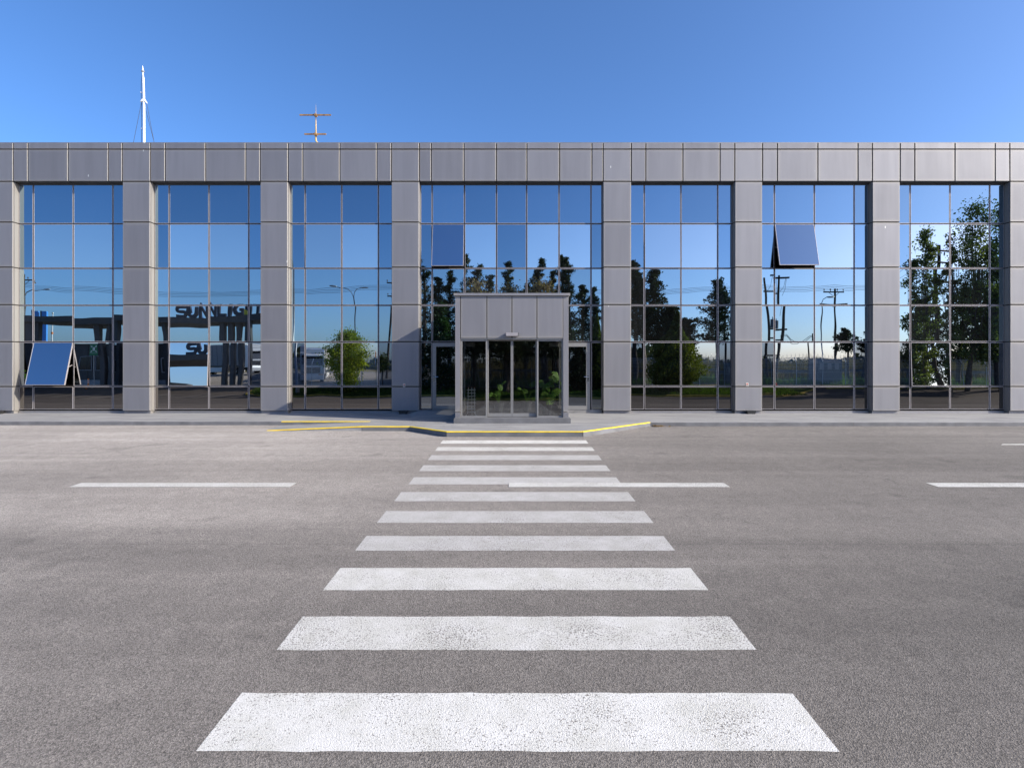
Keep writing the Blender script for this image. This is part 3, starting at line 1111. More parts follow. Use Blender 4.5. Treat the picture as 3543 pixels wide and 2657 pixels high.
kv = YV
xl, xr = PX(1575.3, kv), PX(1967.3, kv)
ztc, zbc = PZ(1015, kv), PZ(1023.4, kv)
zpb = PZ(1170.6, kv)           # bottom of the tall panels
zsl = .825                     # top of slab
pp('base_slab', MB().prism([(PX(1570, 15.83), .55), (PX(1975, 15.83), .55), (PX(1975, 15.83), .80), (PX(1975, 15.83) - .02, zsl), (PX(1570, 15.83) + .02, zsl), (PX(1570, 15.83), .80)], 'y', 15.83, 18.6), M['kerb_face'])
pp('roof_cap', MB().box(PX(1570, 15.97), PX(1972.5, 15.97), 15.95, YG - .04, zbc, ztc), M['clad'])
pj = [PX(p, kv) for p in (1593.5, 1684.6, 1771.4, 1857.9, 1949.0)]
for a, b in zip(pj[:-1], pj[1:]):
    pp('tall_panel', MB().box(a + .012, b - .012, kv, kv + .04, zpb + .01, zbc - .012), M['clad'])
pp('head_box', MB().box(xl + .02, xr - .02, kv + .045, kv + .3, zpb + .02, zbc - .005), M['dark_joint'])
zs = PZ(1426, kv)
for a, b in ((xl, pj[0]), (pj[-1], xr)):
    pp('corner_post', MB().box(a, b - (.01 if a == xl else 0), kv + .001, kv + .16, zs + .008, zbc - .006), M['clad'])
    pp('corner_post', MB().box(a, b - (.01 if a == xl else 0), kv + .001, kv + .16, zsl, zs - .008), M['clad'])
pp('head_trim', MB().box(pj[0], pj[-1], kv + .02, kv + .12, PZ(1174.5, kv), zpb + .006), M['door_frame'])
yd = kv + .09


def zfr(name, x0, x1, y, z0, z1, f, glass='door_glass', fb=None):
    fb = fb or f
    mb = MB().box(x0, x0 + f, y, y + .06, z0, z1).box(x1 - f, x1, y, y + .06, z0, z1)
    mb.box(x0 + f, x1 - f, y, y + .06, z1 - f, z1).box(x0 + f, x1 - f, y, y + .06, z0, z0 + fb)
    o = pp(name, mb, M['door_frame'])
    q = MB().quad((x0 + f - .004, y + .03, z0 + fb - .004), (x1 - f + .004, y + .03, z0 + fb - .004), (x1 - f + .004, y + .03, z1 - f + .004), (x0 + f - .004, y + .03, z1 - f + .004))
    pp('pane', q, M[glass], o)
    return o


ztd = PZ(1174.5, kv) - .003
m1, m2_ = PX(1686, kv), PX(1858, kv)
zfr('side_light', pj[0], m1, kv + .05, zsl, ztd, .045)
zfr('side_light', m2_, pj[-1], kv + .05, zsl, ztd, .045)
mid = PX(1771.5, kv)
zfr('sliding_door', m1 + .005, mid - .006, kv + .13, zsl + .012, ztd, .03, fb=.10)
zfr('sliding_door', mid + .006, m2_ - .005, kv + .13, zsl + .012, ztd, .03, fb=.10)
sb = MB().prism([(PX(1750.8, 15.9), PZ(1151, 15.9)), (PX(1792.4, 15.9), PZ(1151, 15.9)), (PX(1792.4, 15.9), PZ(1162.3, 15.9)), (PX(1750.8, 15.9), PZ(1162.3, 15.9))], 'y', kv - .11, kv)
sen = pp('door_sensor', sb, M['frame'])
pp('end_cap', MB().box(PX(1792.4, 15.9), PX(1792.4, 15.9) + .012, kv - .112, kv, PZ(1162.3, 15.9) - .002, PZ(1151, 15.9) + .002), M['booth'], sen)
# glazed flanks
for s, x in ((-1, xl), (1, xr)):
    xa, xb = (x, x + .06) if s < 0 else (x - .06, x)
    mb = MB().box(xa, xb, kv + .17, YG - .05, zsl, zsl + .1).box(xa, xb, kv + .17, YG - .05, zpb, zbc - .006)
    for y in (kv + .17, kv + 1.3, YG - .12):
        mb.box(xa, xb, y, y + .06, zsl + .1, zpb)
    o = pp('side_glazing', mb, M['door_frame'])
    xm = (xa + xb) / 2
    pp('pane', MB().quad((xm, kv + .18, zsl + .09), (xm, YG - .07, zsl + .09), (xm, YG - .07, zpb + .01), (xm, kv + .18, zpb + .01)), M['door_glass'], o)
pp('ceiling', MB().box(xl + .07, xr - .07, kv + .32, YG - .05, zpb + .3, zpb + .34), M['booth'])
pp('tiled_floor', MB().box(xl + .07, xr - .07, kv + .2, YG + .2, zsl + .001, zsl + .004), M['floor'])
pp('floor_mat', MB().box(xl + .3, xr - .3, kv + .4, YG - .3, zsl + .004, zsl + .012), M['black'])

# monstera plants inside the porch
def monstera(x, y, h, n, label, seed, spread):
    t = thing('monstera_plant', label, 'plant', (x, y, zsl), 0, 'monstera plants inside the porch')
    rg = random.Random(seed)
    MB().tube([(0, 0, 0), (0, 0, .04), (0, 0, .34)], [.11, .13, .17], 14).build('pot', M['booth'], t)
    for i in range(n):
        a = rg.uniform(0, 2 * math.pi)
        r = rg.uniform(.15, spread)
        z = h * rg.uniform(.45, 1.)
        tip = Vector((math.cos(a) * r, math.sin(a) * r * .5, z))
        MB().tube([(0, 0, .3), (tip.x * .4, tip.y * .4, .3 + (z - .3) * .75), tuple(tip)], [.009, .007, .005], 5).build('stalk', M['monstera'], t)
        # heart-shaped leaf with deep slits between its ribs
        s = rg.uniform(.15, .24) * (1 if n > 10 else .62)
        mb = MB()
        nrib = 5
        droop = rg.uniform(.3, .9)
        for side in (-1, 1):
            for k in range(nrib):
                t0, t1 = k / nrib, (k + .78) / nrib
                wd = lambda q: side * s * .62 * math.sin(math.pi * (q * .86 + .12)) ** .6
                mb.poly([(0, -t0 * s * 1.25, -droop * t0 ** 2 * s), (wd(t0), -t0 * s * 1.25 - s * .18, -droop * t0 ** 2 * s - abs(wd(t0)) * .25),
                         (wd(t1), -t1 * s * 1.25 - s * .18, -droop * t1 ** 2 * s - abs(wd(t1)) * .25), (0, -t1 * s * 1.25, -droop * t1 ** 2 * s)])
            mb.poly([(0, 0, 0), (side * s * .3, s * .16, -.02), (side * s * .55, -s * .05, -.04), (side * s * .5, -s * .2, -.04), (0, -s * .1, 0)])
        o = mb.build('leaf', M['monstera'], t, tip)
        o.rotation_euler = (rg.uniform(.2, 1.0), rg.uniform(-.5, .5), rg.uniform(-.9, .9))
    return t


monstera(1.02, 16.5, 1.35, 15, 'large monstera with broad slit leaves behind the right fixed porch pane', 4, .55)
monstera(-.45, 17.6, 1.25, 5, 'small monstera behind the left sliding door', 9, .4)
monstera(.45, 17.9, 1.0, 4, 'sparse monstera behind the right sliding door', 12, .35)
# tiered wire umbrella stand by the left fixed pane
t = thing('wire_stand', 'narrow chromed wire stand with tiers of hooks behind the left fixed porch pane', 'stand', (-1.25, 16.5, zsl))
for k, (x, y) in enumerate(((-.11, -.1), (.11, -.1), (0, .12))):
    MB().tube([(x * 1.5, y * 1.5, 0), (x, y, .1), (x * .8, y * .8, .85)], .010, 5).build('leg', M['white'], t)
    MB().ball((x * .8, y * .8, .86), .012).build('knob', M['orange'], t)
for k in range(8):
    z = .12 + k * .095
    MB().tube([(-.13, -.1, z), (.13, -.1, z + .004), (.02, .12, z), (-.13, -.1, z)], .008, 5).build('ring', M['white'], t)

# ================================================================== ROOF MAST AND AERIAL
Y = 24.0
t = thing('roof_mast', 'tall white guyed mast with a ball finial rising above the left of the roof', 'mast', (PX(499, Y), Y, 9.5))
def lp(px, py, Y, base):
    return Vector((PX(px, Y), Y, PZ(py, Y))) - Vector(base)
b0 = t.location.copy()
pole = MB().tube([(0, 0, 0), tuple(lp(498, 350, Y, b0)), tuple(lp(495.5, 268, Y, b0))], [.052, .045, .04], 12)
pole.build('pole', M['white'], t)
MB().tube([tuple(lp(495.3, 268, Y, b0)), tuple(lp(494.6, 252, Y, b0)), tuple(lp(494.2, 243, Y, b0)), tuple(lp(493.4, 228, Y, b0))], [.03, .025, .03, .008], 8).build('spike', M['white'], t)
MB().ball(tuple(lp(494.2, 248, Y, b0)), .07, 10, 6, (1, 1, .7)).build('finial', M['galv'], t)
c = lp(497.5, 351, Y, b0)
MB().prism([(c.x - .13, c.z - .04), (c.x - .05, c.z + .09), (c.x + .04, c.z + .09), (c.x + .15, c.z - .09), (c.x + .06, c.z - .02), (c.x - .08, c.z - .02)], 'y', -.05, .05).build('collar', M['white'], t)
for bx, by in ((461, 497), (534, 497), (508, 495)):
    e = lp(bx, by, Y, b0) + Vector((0, .6 if bx == 508 else 0, 0))
    MB().tube([tuple(c + Vector((-.1 if bx < 490 else .12 if bx > 520 else 0, 0, -.05))), tuple(e)], .008, 5).build('guy_wire', M['wire'], t)
pts = [lp(492.5, 258, Y, b0), lp(489, 285, Y, b0), lp(488.5, 320, Y, b0), lp(490, 360, Y, b0), lp(490.5, 430, Y, b0), lp(490, 495, Y, b0)]
MB().tube([tuple(p) for p in pts], .010, 5).build('halyard', M['wire'], t)
for px_, py_ in ((491, 322), (493, 447)):
    a = lp(px_, py_, Y, b0)
    MB().tube([tuple(a + Vector((-.06, 0, .03))), tuple(a + Vector((.09, 0, -.04)))], .018, 6).build('cleat', M['white'], t)

Y = 21.0
t = thing('rusty_aerial', 'rusty double armed aerial bracket standing on the roof left of centre', 'aerial', (PX(1103, Y), Y, 9.45))
b0 = t.location.copy()
MB().tube([tuple(lp(1103, 500, Y, b0)), tuple(lp(1093, 488, Y, b0)), tuple(lp(1093, 357, Y, b0))], .038, 6).build('upright', M['rust_pale'], t)
for py, xa, xb in ((401, 1038.7, 1146.7), (467, 1055, 1130)):
    a, b = lp(xa, py, Y, b0), lp(xb, py + 2, Y, b0)
    m_ = MB()
    m_.box(a.x, b.x, -.075, -.033, a.z - .025, a.z + .022)
    m_.build('cross_arm', M['rust'], t)
    MB().box(lp(1093, py, Y, b0).x - .05, lp(1093, py, Y, b0).x + .05, -.09, .04, a.z - .04, a.z + .04).build('clamp', M['rust'], t)

# ================================================================== WHAT STANDS ACROSS THE ROAD (seen in the mirror glass)
def island(name, xs_near, far, m_kerb):
    """raised planted island; xs_near: list of (x, ynear)"""
    mb = MB()
    n = 8
    cols_ = []
    for x, yn in xs_near:
        c_ = []
        for k in range(n + 1):
            y = yn + (far - yn) * k / n
            c_.append((x, y, ground(y) + .12 + .10 * math.sin(math.pi * k / n)))
        cols_.append(c_)
    for a, b in zip(cols_[:-1], cols_[1:]):
        for k in range(n):
            mb.quad(a[k], b[k], b[k + 1], a[k + 1])
    me = mb.mesh(name, M['grass'], True)
    o = structure(name, me)
    for (xa, ya), (xb, yb) in zip(xs_near[:-1], xs_near[1:]):
        k = max(1, round(math.hypot(xb - xa, yb - ya) / 1.5)) if xb < 45 else 4
        for i in range(k):
            p = Vector((xa + (xb - xa) * i / k, ya + (yb - ya) * i / k, 0)); q = Vector((xa + (xb - xa) * (i + 1) / k, ya + (yb - ya) * (i + 1) / k, 0))
            d = (q - p).normalized(); nv = Vector((-d.y, d.x, 0))
            if nv.y < 0: nv = -nv
            w = .15
            m2 = MB()
            p2, q2 = p + d * .01, q - d * .01
            zp, zq = ground(p.y), ground(q.y)
            f = [(*(p2 + nv * .02).xy, zp - .05), (*(q2 + nv * .02).xy, zq - .05), (*(q2 + nv * .02).xy, zq + .145), (*(p2 + nv * .02).xy, zp + .145)]
            r_ = [(*(p2 - nv * w).xy, zp + .15), (*(q2 - nv * w).xy, zq + .15)]
            m2.quad(*f); m2.quad(f[3], f[2], r_[1], r_[0])
            m2.quad(f[0], f[3], r_[0], (*(p2 - nv * w).xy, zp - .05)); m2.quad(f[2], f[1], (*(q2 - nv * w).xy, zq - .05), r_[1])
            m2.build('kerb_stone', m_kerb, o)
    return o


near = [(-25.5, -15.5), (-25.0, -13.4), (-24, -12.5), (-22, -12.1)] + [(-22 + 4.4 * k, -12.1) for k in range(1, 11)] + [(25, -12.9), (27.2, -14.2), (29, -15.8), (29.8, -16.6)]
island('planted_island', near, -16.9, M['old_yellow'])
island('far_verge', [(31.5, -17.0), (34, -16.7), (40, -16.7), (50, -16.7), (62, -16.7), (80, -16.7)], -19.3, M['old_yellow'])

npr = np.random.default_rng(5)


def blades(name, n, xr_, yr_, h, m, zadd=.15, w=.05, clump=0.):
    x = npr.uniform(*xr_, n); y = npr.uniform(*yr_, n)
    z = np.interp(y, [p[0] for p in PROFILE], [p[1] for p in PROFILE]) + zadd
    hh = h * npr.uniform(.5, 1.15, n)
    if clump:
        hh *= .55 + .6 * (np.sin(x * .9) * np.sin(x * .37 + y * .8) * .5 + .5)
    a = npr.uniform(0, math.pi, n)
    dx, dy = np.cos(a) * w, np.sin(a) * w
    lx, ly = npr.normal(0, .12, n) * h, npr.normal(0, .12, n) * h
    P = np.stack([np.stack([x - dx, y - dy, z], 1), np.stack([x + dx, y + dy, z], 1),
                  np.stack([x + dx * .25 + lx, y + dy * .25 + ly, z + hh], 1), np.stack([x - dx * .25 + lx, y - dy * .25 + ly, z + hh], 1)], 1)
    o = link(name, quads_mesh(name, P, m))
    o['kind'] = 'stuff'
    return o


tag(blades('island_grass', 16000, (-24.5, 27), (-16.7, -12.4), .13, M['blade'], .2, .05), 'short green grass on the planted island across the road', 'grass', kind='stuff')
tag(blades('reeds', 15000, (-9, 80), (-44, -24.5), 2.0, M['reed'], -.05, .055, 1), 'tall dry reeds behind the mesh fence', 'reeds', kind='stuff')
tag(blades('verge_weeds', 9000, (-9, 80), (-24, -19.6), .7, M['blade'], -.05, .05, 1), 'green weeds growing along the back of the mesh fence', 'weeds', kind='stuff')

# far tree line, one mass
n = 26000
x = npr.uniform(-260, 330, n)
hgt = 3.0 + 2.0 * np.sin(x * .05) + 1.6 * np.sin(x * .17 + 1) + 1.0 * np.sin(x * .61)
y = npr.uniform(-150, -118, n)
z = 1.4 + npr.uniform(0, 1, n) ** .8 * np.clip(hgt, 1.2, 9)
far = link('far_tree_line', quads_mesh('far_tree_line', leaf_quads(np.stack([x, y, z], 1), 1.7, npr, .9), M['far']))
tag(far, 'low far belt of trees on the horizon across the fields', 'trees', kind='stuff')


# ---- trees
def tree_root(name, label, cat_, x, y, group=None, dz=0):
    return thing(name, label, cat_, (x, y, ground(y) + dz), 0, group)


def conifer(x, y, ztop, rad, bare, label, leaf='leaf_dark', n=5200, size=.30, seed=1, dz=0., rag=.45, name='conifer_tree', group=None, tops=1, droop=.0, prof=.8, nl=70):
    t = tree_root(name, label, 'tree', x, y, group, dz)
    rg = np.random.default_rng(seed)
    h = ztop - t.location.z
    lean = rg.normal(0, .25, 2)
    tr = MB().tube([(0, 0, -.1), (lean[0] * .3, lean[1] * .3, h * .35), (lean[0] * .7, lean[1] * .7, h * .7), (lean[0], lean[1], h * .97)],
                   [h * .018 + .04, h * .014 + .03, h * .009 + .02, .02], 8)
    tr.build('trunk', M['bark'], t, smooth=True)
    br = MB()
    C, O = [], []
    per = n // nl
    for i in range(nl):
        f = (i + rg.uniform(0, 1)) / nl
        z = bare + (h - bare) * f
        ln = rad * ((1 - f) ** prof * .92 + .08) * rg.uniform(1 - rag, 1 + rag * .5)
        if f < .12: ln *= .55 + 3.5 * f
        a = rg.uniform(0, 2 * math.pi)
        up = (.35 + .5 * f - droop) * ln * rg.uniform(.5, 1.2)
        zc = lean * (z / h)
        base = np.array([zc[0], zc[1], z])
        tip = base + np.array([math.cos(a) * ln, math.sin(a) * ln, up])
        if ln > .5:
            br.tube([tuple(base), tuple(tip)], [.035 + .02 * (1 - f), .008], 4, cap=False)
        tt = rg.uniform(.12, 1.08, per)
        P = base + (tip - base) * tt[:, None]
        P[:, 2] -= droop * 1.2 * ln * tt ** 2 * .5
        sp = (.10 + .16 * ln * np.sin(np.clip(tt, 0, 1) * math.pi * .9 + .3))[:, None]
        P += rg.normal(size=(per, 3)) * sp * np.array([1, 1, .65])
        C.append(P)
        d = (tip - base) / (np.linalg.norm(tip - base) + 1e-6)
        O.append(np.repeat(d[None], per, 0))
    br.build('branches', M['bark'], t)
    C = np.concatenate(C); O = np.concatenate(O)
    s = size * rg.uniform(.7, 1.2, len(C))[:, None, None]
    Q = leaf_quads(C, size, rg, .5, O)
    link('crown', quads_mesh('crown', Q, M[leaf]), t)
    return t


def thuja(x, y, h, rad, label, leaf='leaf_thuja', seed=1, n=9000, wide=.3, dz=.15, size=.20):
    """dense flame of upright sprays over a dark core"""
    t = tree_root('thuja_tree', label, 'tree', x, y, None, dz)
    rg = np.random.default_rng(seed)
    MB().tube([(0, 0, -.1), (0, 0, h * .5)], [.14, .07], 8).build('trunk', M['bark'], t)
    def prof(f):
        return rad * np.where(f < wide, .45 + .55 * np.sin(f / wide * math.pi / 2), np.clip(1 - (f - wide) / (1 - wide), 0, 1) ** 1.02 * (1 + .12 * np.sin(f * 14)))
    f = rg.uniform(0, 1, n) ** 1.25
    a = rg.uniform(0, 2 * math.pi, n)
    lump = 1 + .17 * np.sin(a * 4 + f * 7 + seed) * np.sin(f * 17 + a * 3) + .12 * np.sin(a * 9 + f * 29)
    r = prof(f) * lump * rg.uniform(.78, 1.08, n) + .03
    C = np.stack([r * np.cos(a), r * np.sin(a), .25 + f * (h - .25)], 1)
    O = np.stack([np.cos(a) * .5, np.sin(a) * .5, np.full(n, 1.1)], 1)
    link('crown', quads_mesh('crown', leaf_quads(C, size, rg, .5, O), M[leaf]), t)
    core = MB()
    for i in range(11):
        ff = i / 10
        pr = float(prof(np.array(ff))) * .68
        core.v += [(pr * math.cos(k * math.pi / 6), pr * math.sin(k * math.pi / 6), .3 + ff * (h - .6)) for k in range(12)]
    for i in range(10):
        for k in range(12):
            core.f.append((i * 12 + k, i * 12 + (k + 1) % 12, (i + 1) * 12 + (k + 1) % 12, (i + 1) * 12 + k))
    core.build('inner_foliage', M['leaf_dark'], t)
    return t


def broadleaf(x, y, h, rad, bare, label, leaf, seed, n, size, name='broadleaf_tree', dz=.12, nclump=40, leaders=3, trunk_r=None, sq=1.0, clump_r=.24):
    t = tree_root(name, label, 'tree', x, y, None, dz)
    rg = np.random.default_rng(seed)
    tr = trunk_r or h * .022
    w = rg.normal(0, .06 * h * .3, 2)
    MB().tube([(0, 0, -.1), (w[0] * .5, w[1] * .5, bare * .6), (w[0], w[1], bare + .1 * h)], [tr * 1.25, tr, tr * .75], 9).build('trunk', M['bark'], t, smooth=True)
    br = MB()
    fork = Vector((w[0], w[1], bare + .08 * h))
    C = []
    cz = (bare + h) / 2
    for i in range(nclump):
        a = rg.uniform(0, 2 * math.pi)
        u = rg.uniform(0, 1)
        zz = bare + (h - bare) * (i + .5) / nclump
        g = (zz - bare) / (h - bare)
        rr_ = rad * math.sin(math.pi * min(1, g * .82 + .18)) ** .7 * rg.uniform(.15, 1.)
        c = Vector((math.cos(a) * rr_ + w[0], math.sin(a) * rr_ + w[1], zz))
        mid_ = fork.lerp(c, .5) + Vector((0, 0, -.06 * h + rg.uniform(-.1, .1)))
        if c.z > bare + .1:
            br.tube([tuple(fork.lerp(Vector((w[0], w[1], zz)), .35)), tuple(mid_), tuple(c)], [tr * .38, tr * .2, .012], 5, cap=False)
        k = int(n / nclump * rg.uniform(.6, 1.4))
        cr = rad * clump_r * rg.uniform(.7, 1.4)
        C.append(np.array(c) + rg.normal(size=(k, 3)) * cr * np.array([1, 1, .75]))
    br.build('branches', M['bark'], t)
    C = np.concatenate(C)
    link('crown', quads_mesh('crown', leaf_quads(C, size, rg, .75), M[leaf]), t)
    return t


# row of tall ragged cypresses behind the fence, reflected above the porch
Yr = -24.5
ord_ = ['leftmost', 'second', 'third', 'fourth', 'fifth', 'sixth', 'seventh', 'eighth', 'ninth', 'tenth', 'eleventh', 'twelfth', 'thirteenth', 'last']
row = [(1462, 868, 1.5), (1508, 965, 2.0), (1556, 940, 1.9), (1612, 882, 1.5), (1648, 915, 1.8), (1700, 955, 1.8), (1772, 903, 1.7), (1815, 985, 1.5),
       (1872, 906, 1.7), (1912, 940, 1.5), (1932, 888, 1.6), (1966, 902, 1.8), (2008, 985, 1.7), (2050, 1000, 1.4)]
for i, (px, py, r) in enumerate(row):
    Y = Yr + (i % 3 - 1) * 1.1
    conifer(mx(px, Y), Y, mz(py, Y), r * 1.3, 2.4, ord_[i] + (' of' if i else ' of') + ' the tall ragged cypresses reflected above the entrance porch', seed=20 + i, n=8200, size=.20, rag=.5,
            prof=.8, nl=60, name='cypress_tree', group='tall cypresses reflected above the porch')
for i, (px, py) in enumerate(((1655, 985), (1768, 1003), (1880, 982))):
    Y = -21.8
    broadleaf(mx(px, Y), Y, mz(py, Y) - ground(Y), 2.1, 7.3, 'dry brown crowned tree, ' + ['left', 'middle', 'right'][i] + ' one of three just above the porch roof', 'leaf_brown', 50 + i, 2600, .2,
              name='dry_tree', dz=0, nclump=26, trunk_r=.13)
# umbrella pine in front of the porch doors
Yp = -15.0
broadleaf((1752 - 1774.7) * (2 * 16.16 - Yp) / FPX, Yp, 7.0, 5.6, 3.6, 'spreading pine with a thick forked trunk facing the sliding doors', 'leaf_dark', 71, 9500, .24, name='pine_tree', nclump=70, trunk_r=.30, clump_r=.13)
broadleaf((1915 - 1774.7) * (2 * 16.16 + 17.4) / FPX, -17.4, 6.0, 2.6, 4.2, 'slim pine behind the spreading pine, reflected in the right porch pane', 'leaf_dark', 72, 2500, .24, name='pine_tree', nclump=26, trunk_r=.12, dz=0)
broadleaf((1643 - 1774.7) * (2 * 16.16 + 17.4) / FPX, -17.4, 6.2, 2.8, 3.9, 'slim pine with bare straight trunk reflected in the left porch pane', 'leaf_dark', 73, 3000, .24, name='pine_tree', nclump=26, trunk_r=.10, dz=0)
# fir and thujas beside the porch
Yf_ = -15.0
conifer(mx(1520, Yf_), Yf_, mz(1052, Yf_), 2.5, .6, 'drooping green fir reflected left of the porch beside the side door', 'leaf_fir', n=9000, size=.26, seed=81, dz=.15, rag=.3, droop=.45, prof=.8, nl=110, name='fir_tree')
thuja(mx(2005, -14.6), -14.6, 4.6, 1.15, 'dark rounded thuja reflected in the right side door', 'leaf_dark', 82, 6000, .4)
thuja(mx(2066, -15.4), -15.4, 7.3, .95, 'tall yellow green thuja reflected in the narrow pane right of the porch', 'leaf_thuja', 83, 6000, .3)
# the group in the bay right of the porch
for px, py, Y, r, bare, lb, sd in ((2196, 912, -22.5, 2.5, 4.6, 'tallest dark conifer left in the bay right of the porch', 91), (2232, 950, -23.5, 1.9, 4.0, 'dark conifer tucked between two taller ones in the bay right of the porch', 92),
                                   (2264, 930, -22.0, 2.3, 4.2, 'dark conifer with narrow pointed tip behind the big rounded thuja', 93), (2303, 1063, -21.0, 1.9, 3.2, 'shorter dark conifer rising just above the big thuja tip', 94),
                                   (2376, 1102, -21.5, 1.7, 3.4, 'lowest dark conifer peeping out right of the big thuja', 95),
                                   (2482, 972, -21.5, 2.4, 4.3, 'lone tall conifer with long bare trunks near the right pillar', 96)):
    conifer(mx(px, Y), Y, mz(py, Y), r, bare, lb, seed=sd, n=9500, size=.24, rag=.45, prof=.7, nl=84)
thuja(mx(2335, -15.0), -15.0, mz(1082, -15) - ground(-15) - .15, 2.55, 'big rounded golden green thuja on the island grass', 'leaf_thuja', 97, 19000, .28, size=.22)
# far right
for px, py, Y, r, bare, lb, sd in ((2936, 1140, -22.0, 1.25, 3.2, 'small conifer on a bare stem beside the grey cabinet', 101), (2990, 1142, -22.6, 1.15, 3.1, 'small conifer on a bare stem at the pillar edge', 102),
                                   (3205, 1035, -20.5, 3.0, .9, 'broad dark conifer below the leaning power pole', 103), (3330, 1010, -21.5, 3.4, 2.6, 'dark conifer standing behind the plane tree trunk', 104),
                                   (3440, 1090, -21.0, 2.2, 3.0, 'dark conifer at the far right behind the plane tree', 105)):
    conifer(mx(px, Y), Y, mz(py, Y), r, bare, lb, seed=sd, n=11000 if r > 2 else 3500, size=.22, rag=.45, prof=.75, nl=80 if r > 2 else 34)
Y = -15.6
for px, py, r_, bare, lb, sd, dy in ((3172, 900, 1.15, 2.6, 'lowest plane tree at the left of the rightmost bay', 110, -.9), (3228, 790, 1.35, 3.2, 'slender plane tree directly behind the leaning pole', 111, -.6),
                                (3288, 815, 1.1, 4.4, 'plane tree between the leaning pole and the tallest one', 112, .3),
                                (3352, 712, 2.3, 3.2, 'tallest leafy plane tree in the rightmost bay', 113, 0), (3432, 845, 1.7, 3.2, 'lower plane tree right of the tallest one', 114, .5),
                                (3490, 700, 2.1, 3.8, 'plane tree at the right edge, half hidden by the pillar', 115, -.3)):
    broadleaf(mx(px, Y), Y + dy, mz(py, Y) - ground(Y), r_, bare, lb, 'leaf_plane', sd, int(3900 * r_), .21, name='plane_tree', nclump=int(26 * r_), trunk_r=.07 * r_ + .07, clump_r=.20, dz=0)
# small bright trees on the island, left
Y = -14.0
st_ = broadleaf(mx(1200, Y), Y, mz(1160, Y) - ground(Y) - .12, 2.05, 2.1, 'bright green small tree with leafy trunk on the island grass', 'leaf_green', 121, 11500, .16, name='small_tree', nclump=58, trunk_r=.07, clump_r=.17)
C_ = np.concatenate([np.array([dx, 0, z]) + npr.normal(size=(420, 3)) * np.array([.38, .35, .30]) for dx, z in ((.1, .7), (.45, 1.1), (.3, 1.6), (-.35, 1.5), (.1, 2.0), (-.15, .9))])
link('low_shoots', quads_mesh('low_shoots', leaf_quads(C_, .16, npr, .75), M['leaf_green']), st_)
broadleaf(mx(1338, -16), -16, 3.4, .8, 1.8, 'little staked tree beside the round road sign', 'leaf_plane', 122, 1500, .14, name='small_tree', nclump=18, trunk_r=.04)

# ---- mesh fence
fx0, fx1, FY = -23.2, 64.0, -19.0
fb = ground(FY)
fence = thing('mesh_fence', 'long grey steel bar fence with outward slanted top across the road', 'fence', (fx0, FY, fb))
PW = 2.5
mb = MB()
for k in range(24):
    xx = .05 + k * .1
    mb.box(xx - .013, xx + .013, -.011, .011, .08, 2.35)
    mb.poly([(xx - .011, 0, 2.35), (xx + .011, 0, 2.35), (xx + .011, -.45, 2.86), (xx - .011, -.45, 2.86)])
for z in (.12, .75, 1.4, 2.0, 2.35):
    mb.box(0, PW, -.013, .013, z - .013, z + .013)
for f in (.35, .7, 1.):
    mb.box(0, PW, -.45 * f - .012, -.45 * f + .012, 2.35 + .51 * f - .012, 2.35 + .51 * f + .012)
pm = mb.mesh('fence_panel', M['fence'])
pst = MB().box(-.04, .04, -.04, .04, -.1, 2.4).prism([(-.04, 2.36), (.04, 2.36), (-.42, 2.92), (-.48, 2.88)], 'x', -.035, .035).mesh('post', M['fence'])
coil = MB()
pts = []
for i in range(6 * 12 + 1):
    a = i / 12 * 2 * math.pi
    pts.append((i / 72 * PW, -.42 + .22 * math.cos(a), 3.02 + .22 * math.sin(a)))
coil.tube(pts, .010, 4, cap=False)
cm = coil.mesh('razor_wire', M['galv'])
for i in range(int((fx1 - fx0) / PW)):
    link('fence_panel', pm, fence, (i * PW, 0, 0))
    link('post', pst, fence, (i * PW, 0, 0))
    if fx0 + i * PW > 12:
        link('razor_wire', cm, fence, (i * PW, 0, 0))

# guard rail beyond the fence
t = thing('guard_rail', 'dark steel guard rail running behind the bar fence', 'guard rail', (-8, -24.2, ground(-24.2)))
rail = MB().prism([(0, .95), (-.06, .98), (-.02, 1.08), (-.06, 1.18), (0, 1.21), (.02, 1.21), (-.03, 1.08), (.02, .95)], 'x', 0, 88)
rail.build('rail', M['cabinet'], t)
pm2 = MB().box(-.05, .05, -.12, 0, -.1, 1.15).mesh('post', M['cabinet'])
for k in range(22):
    link('post', pm2, t, (k * 4.0 + .5, -.07, 0))

# ---- power poles
def power_pole(px, Y, ptop_, label, arms, lean=0, r=.15, grp=None):
    x = mx(px, Y)
    t = thing('power_pole', label, 'power pole', (x, Y, ground(Y)), 0, grp)
    h = mz(ptop_, Y) - t.location.z
    MB().tube([(0, 0, -.2), (lean * .45, 0, h * .5), (lean, 0, h)], [r, r * .85, r * .65], 9).build('pole', M['wood'], t, smooth=True)
    for zpy, half, down in arms:
        z = mz(zpy, Y) - t.location.z
        cx = lean * z / h
        am = MB().box(cx - half, cx + half, -.22, -.12, z - .07, z + .07).build('cross_arm', M['wood'], t)
        MB().tube([(cx - half * .5, -.14, z - .02), (cx, -.1, z - .6)], .025, 5).tube([(cx + half * .5, -.14, z - .02), (cx, -.1, z - .6)], .025, 5).build('brace', M['wood'], t)
        for k in range(4):
            xx = cx + half * (-.92 + k * .613)
            s = -1 if down else 1
            MB().tube([(xx, -.17, z + s * .07), (xx, -.17, z + s * .2), (xx, -.17, z + s * .24), (xx, -.17, z + s * .36)], [.02, .03, .085, .04], 8).build('insulator', M['ceramic'], am)
    return t


